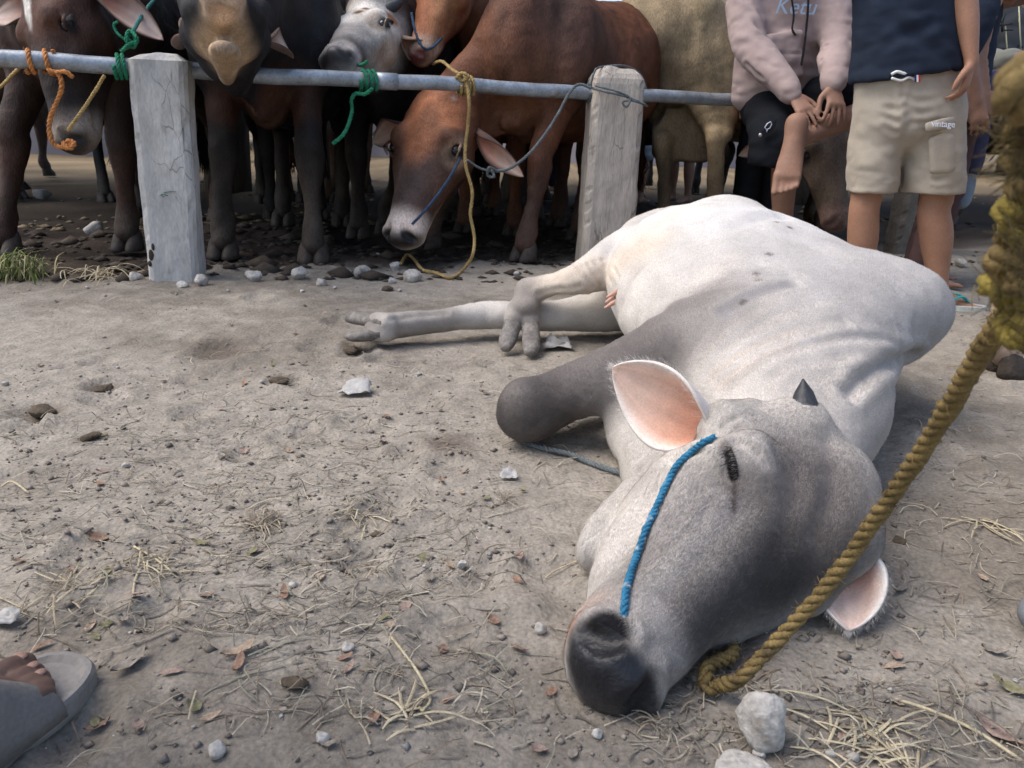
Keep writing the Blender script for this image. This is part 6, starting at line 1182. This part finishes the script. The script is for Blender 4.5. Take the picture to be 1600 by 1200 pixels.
for _ in range(120):
    a = random.uniform(0, 6.28); d = V3(math.cos(a), math.sin(a), 0); b = c+V3(random.gauss(0, .09), random.gauss(0, .05), 0); l = random.uniform(.06, .2); cb.add(lambda m: m.tube(spline([b, b+d*l*.3+V3(0, 0, l*.6), b+d*l*.8+V3(0, 0, l*.55*random.uniform(.2, 1.3))], 6), [.0028, .003, .0028, .0022, .0015, .0004], 4, flat=.3), random.choice((V3(.13, .17, .04), V3(.33, .30, .13), V3(.38, .33, .18), V3(.10, .15, .05)))*random.uniform(.7, 1.1))
tag(cb.obj('grass_tuft', M_lit), 'tuft of green and yellow grass at the left edge by the cow hoof', 'grass')
for px, lab in ((135, 'dry sprawling grass stalks left of the concrete post'), (165, 'small weed beside the concrete post')): clump('dry_grass', G(px, 430), 16, .16, .05, .06, pale, lab, 'grass', .0022)

# ------------------------------------------------------------------ trees and far surroundings
M_bark = mat('bark', (.10, .08, .062), .95, var=.3, vscale=10, bump=1., bscale=25, bdist=.03, stretch=(2, 2, .4)); M_leaf = mat('tree_leaves', attr=True, rough=.6, var=.2, vscale=2, fine=.1, bump=0, spec=.3)
_nt = M_leaf.node_tree; _p = _nt.nodes['Principled BSDF']; _tr = _nt.nodes.new('ShaderNodeBsdfTranslucent'); _mx = _nt.nodes.new('ShaderNodeMixShader'); _mx.inputs[0].default_value = .35; _src = _p.inputs['Base Color'].links[0].from_socket
_nt.links.new(_src, _tr.inputs[0]); _nt.links.new(_p.outputs[0], _mx.inputs[1]); _nt.links.new(_tr.outputs[0], _mx.inputs[2]); _nt.links.new(_mx.outputs[0], _nt.nodes['Material Output'].inputs[0])
def crown_mesh(seed, n, R, H, ls, z0=0., flat=1.):
    g = np.random.default_rng(seed); cl = g.normal(size=(46, 3)); cl = cl/np.linalg.norm(cl, axis=1)[:, None]*g.uniform(.45, 1., (46, 1))*V3(R, R, H*.5); rad = g.uniform(.22, .42, 46)*R
    k = g.integers(0, 46, n); p = cl[k]+g.normal(size=(n, 3))*rad[k][:, None]*.5; a = g.normal(size=(n, 3)); a /= np.linalg.norm(a, axis=1)[:, None]; b = np.cross(a, g.normal(size=(n, 3))); b /= np.linalg.norm(b, axis=1)[:, None]; s = ls*g.uniform(.6, 1.3, (n, 1))
    v = np.stack([p-a*s, p-b*s*.45, p+a*s, p+b*s*.45], 1).reshape(-1, 3); q = np.arange(4*n).reshape(-1, 4); c = np.array([(.075, .115, .025), (.05, .085, .02), (.10, .13, .03), (.06, .09, .03)])[g.integers(0, 4, n)]*g.uniform(.7, 1.25, (n, 1))
    return v, q, np.repeat(c, 4, 0)
protos = []
for i in range(3):
    v, q, c = crown_mesh(300+i, 9000, 2.4, 3.0, .11); o = mesh_obj('crown', v, q, M_leaf, col=c, smooth=False); protos.append(o.data); bpy.data.objects.remove(o)
def tree(x, y, h, sc, i, label, group='trees added for shade', lean=0.):
    root = thing('tree', (x, y, 0), label, 'tree', group); mb = MB(); top = V3(x+lean, y, h*.8); mb.tube(spline([(x, y, -.1), (x+.05, y+.03, h*.3), (x+lean*.6, y, h*.6), top], 14), np.linspace(.20, .08, 14)*sc, 10)
    for k in range(6): a = k*1.05+i; mb.tube(spline([V3(x+lean*.5, y, h*(.5+.04*k)), V3(x+lean*.6+.5*sc*math.cos(a), y+.5*sc*math.sin(a), h*(.68+.04*k)), V3(x+lean+1.4*sc*math.cos(a), y+1.4*sc*math.sin(a), h*(.85+.05*k))], 8), np.linspace(.07, .02, 8)*sc, 6)
    mb.obj('trunk', M_bark, root); c = bpy.data.objects.new('crown', protos[i % 3]); COL.objects.link(c); c.location = (x+lean, y, h); c.scale = (sc, sc, sc); c.rotation_euler = (0, 0, i*1.3); c.parent = root; c.matrix_parent_inverse = Matrix.Translation(root.location).inverted()
for x, y, h, sc, i, lab in ((-2.9, 7.9, 4.6, 1.15, 0, 'tree added for shade behind the blaze-faced cow'), (.05, 8.0, 4.9, 1.2, 1, 'tree added for shade behind the brown cow'), (3.1, 8.6, 4.8, 1.2, 2, 'tree added for shade behind the seated man'), (-5.8, 7.5, 4.8, 1.2, 3, 'tree added for shade at the far left')): tree(x, y, h, sc, i, lab)  # added trees, crowns out of view, to shade the cattle row
for k, (x, y, h, sc) in enumerate(((-14, 20, 2.6, 1.3), (-9.5, 22, 2.8, 1.4), (-5.2, 19, 2.5, 1.2), (-1.8, 22, 2.7, 1.25), (7.2, 21, 2.4, 1.2), (11.5, 19, 2.8, 1.4), (16, 22, 2.8, 1.4), (1.2, 27, 2.0, .9), (-18, 24, 3, 1.5), (21, 24, 3, 1.5))): tree(x, y, h, sc, k, ['leafy tree at the far left of the background', 'leafy background tree behind the blaze-faced cow', 'leafy background tree behind the black cow', 'bright leafy tree seen between the spotted and red cows', 'leafy background tree right of the blue-shirted man', 'leafy background tree behind the standing men', 'leafy background tree at the right edge', 'low distant tree in the gap beside the weathered post', 'outermost background tree on the left', 'outermost background tree on the right'][k], 'background trees')
mbw = MB()
M_wall = mat('painted_wall', (.33, .30, .32), .9, var=.15, vscale=2, bump=.2, bscale=20); 
for x0, x1, y, h, lab in ((-16, -4.6, 13.5, 2.1, 'long grey-mauve wall far behind the left cattle'), (-3.9, 8.5, 17.5, 1.25, 'low pale wall far behind the market')):
    v = [(x0, y, -.1), (x1, y, -.1), (x1, y+.2, -.1), (x0, y+.2, -.1), (x0, y, h), (x1, y, h), (x1, y+.2, h), (x0, y+.2, h), (x0-.05, y-.05, h), (x1+.05, y-.05, h), (x1+.05, y+.25, h), (x0-.05, y+.25, h), (x0-.05, y-.05, h+.1), (x1+.05, y-.05, h+.1), (x1+.05, y+.25, h+.1), (x0-.05, y+.25, h+.1)]
    o = mesh_obj('wall', v, [(0, 1, 5, 4), (1, 2, 6, 5), (2, 3, 7, 6), (3, 0, 4, 7), (8, 11, 10, 9), (8, 9, 13, 12), (9, 10, 14, 13), (10, 11, 15, 14), (11, 8, 12, 15), (12, 13, 14, 15)], M_wall, smooth=False); tag(o, lab, 'wall')
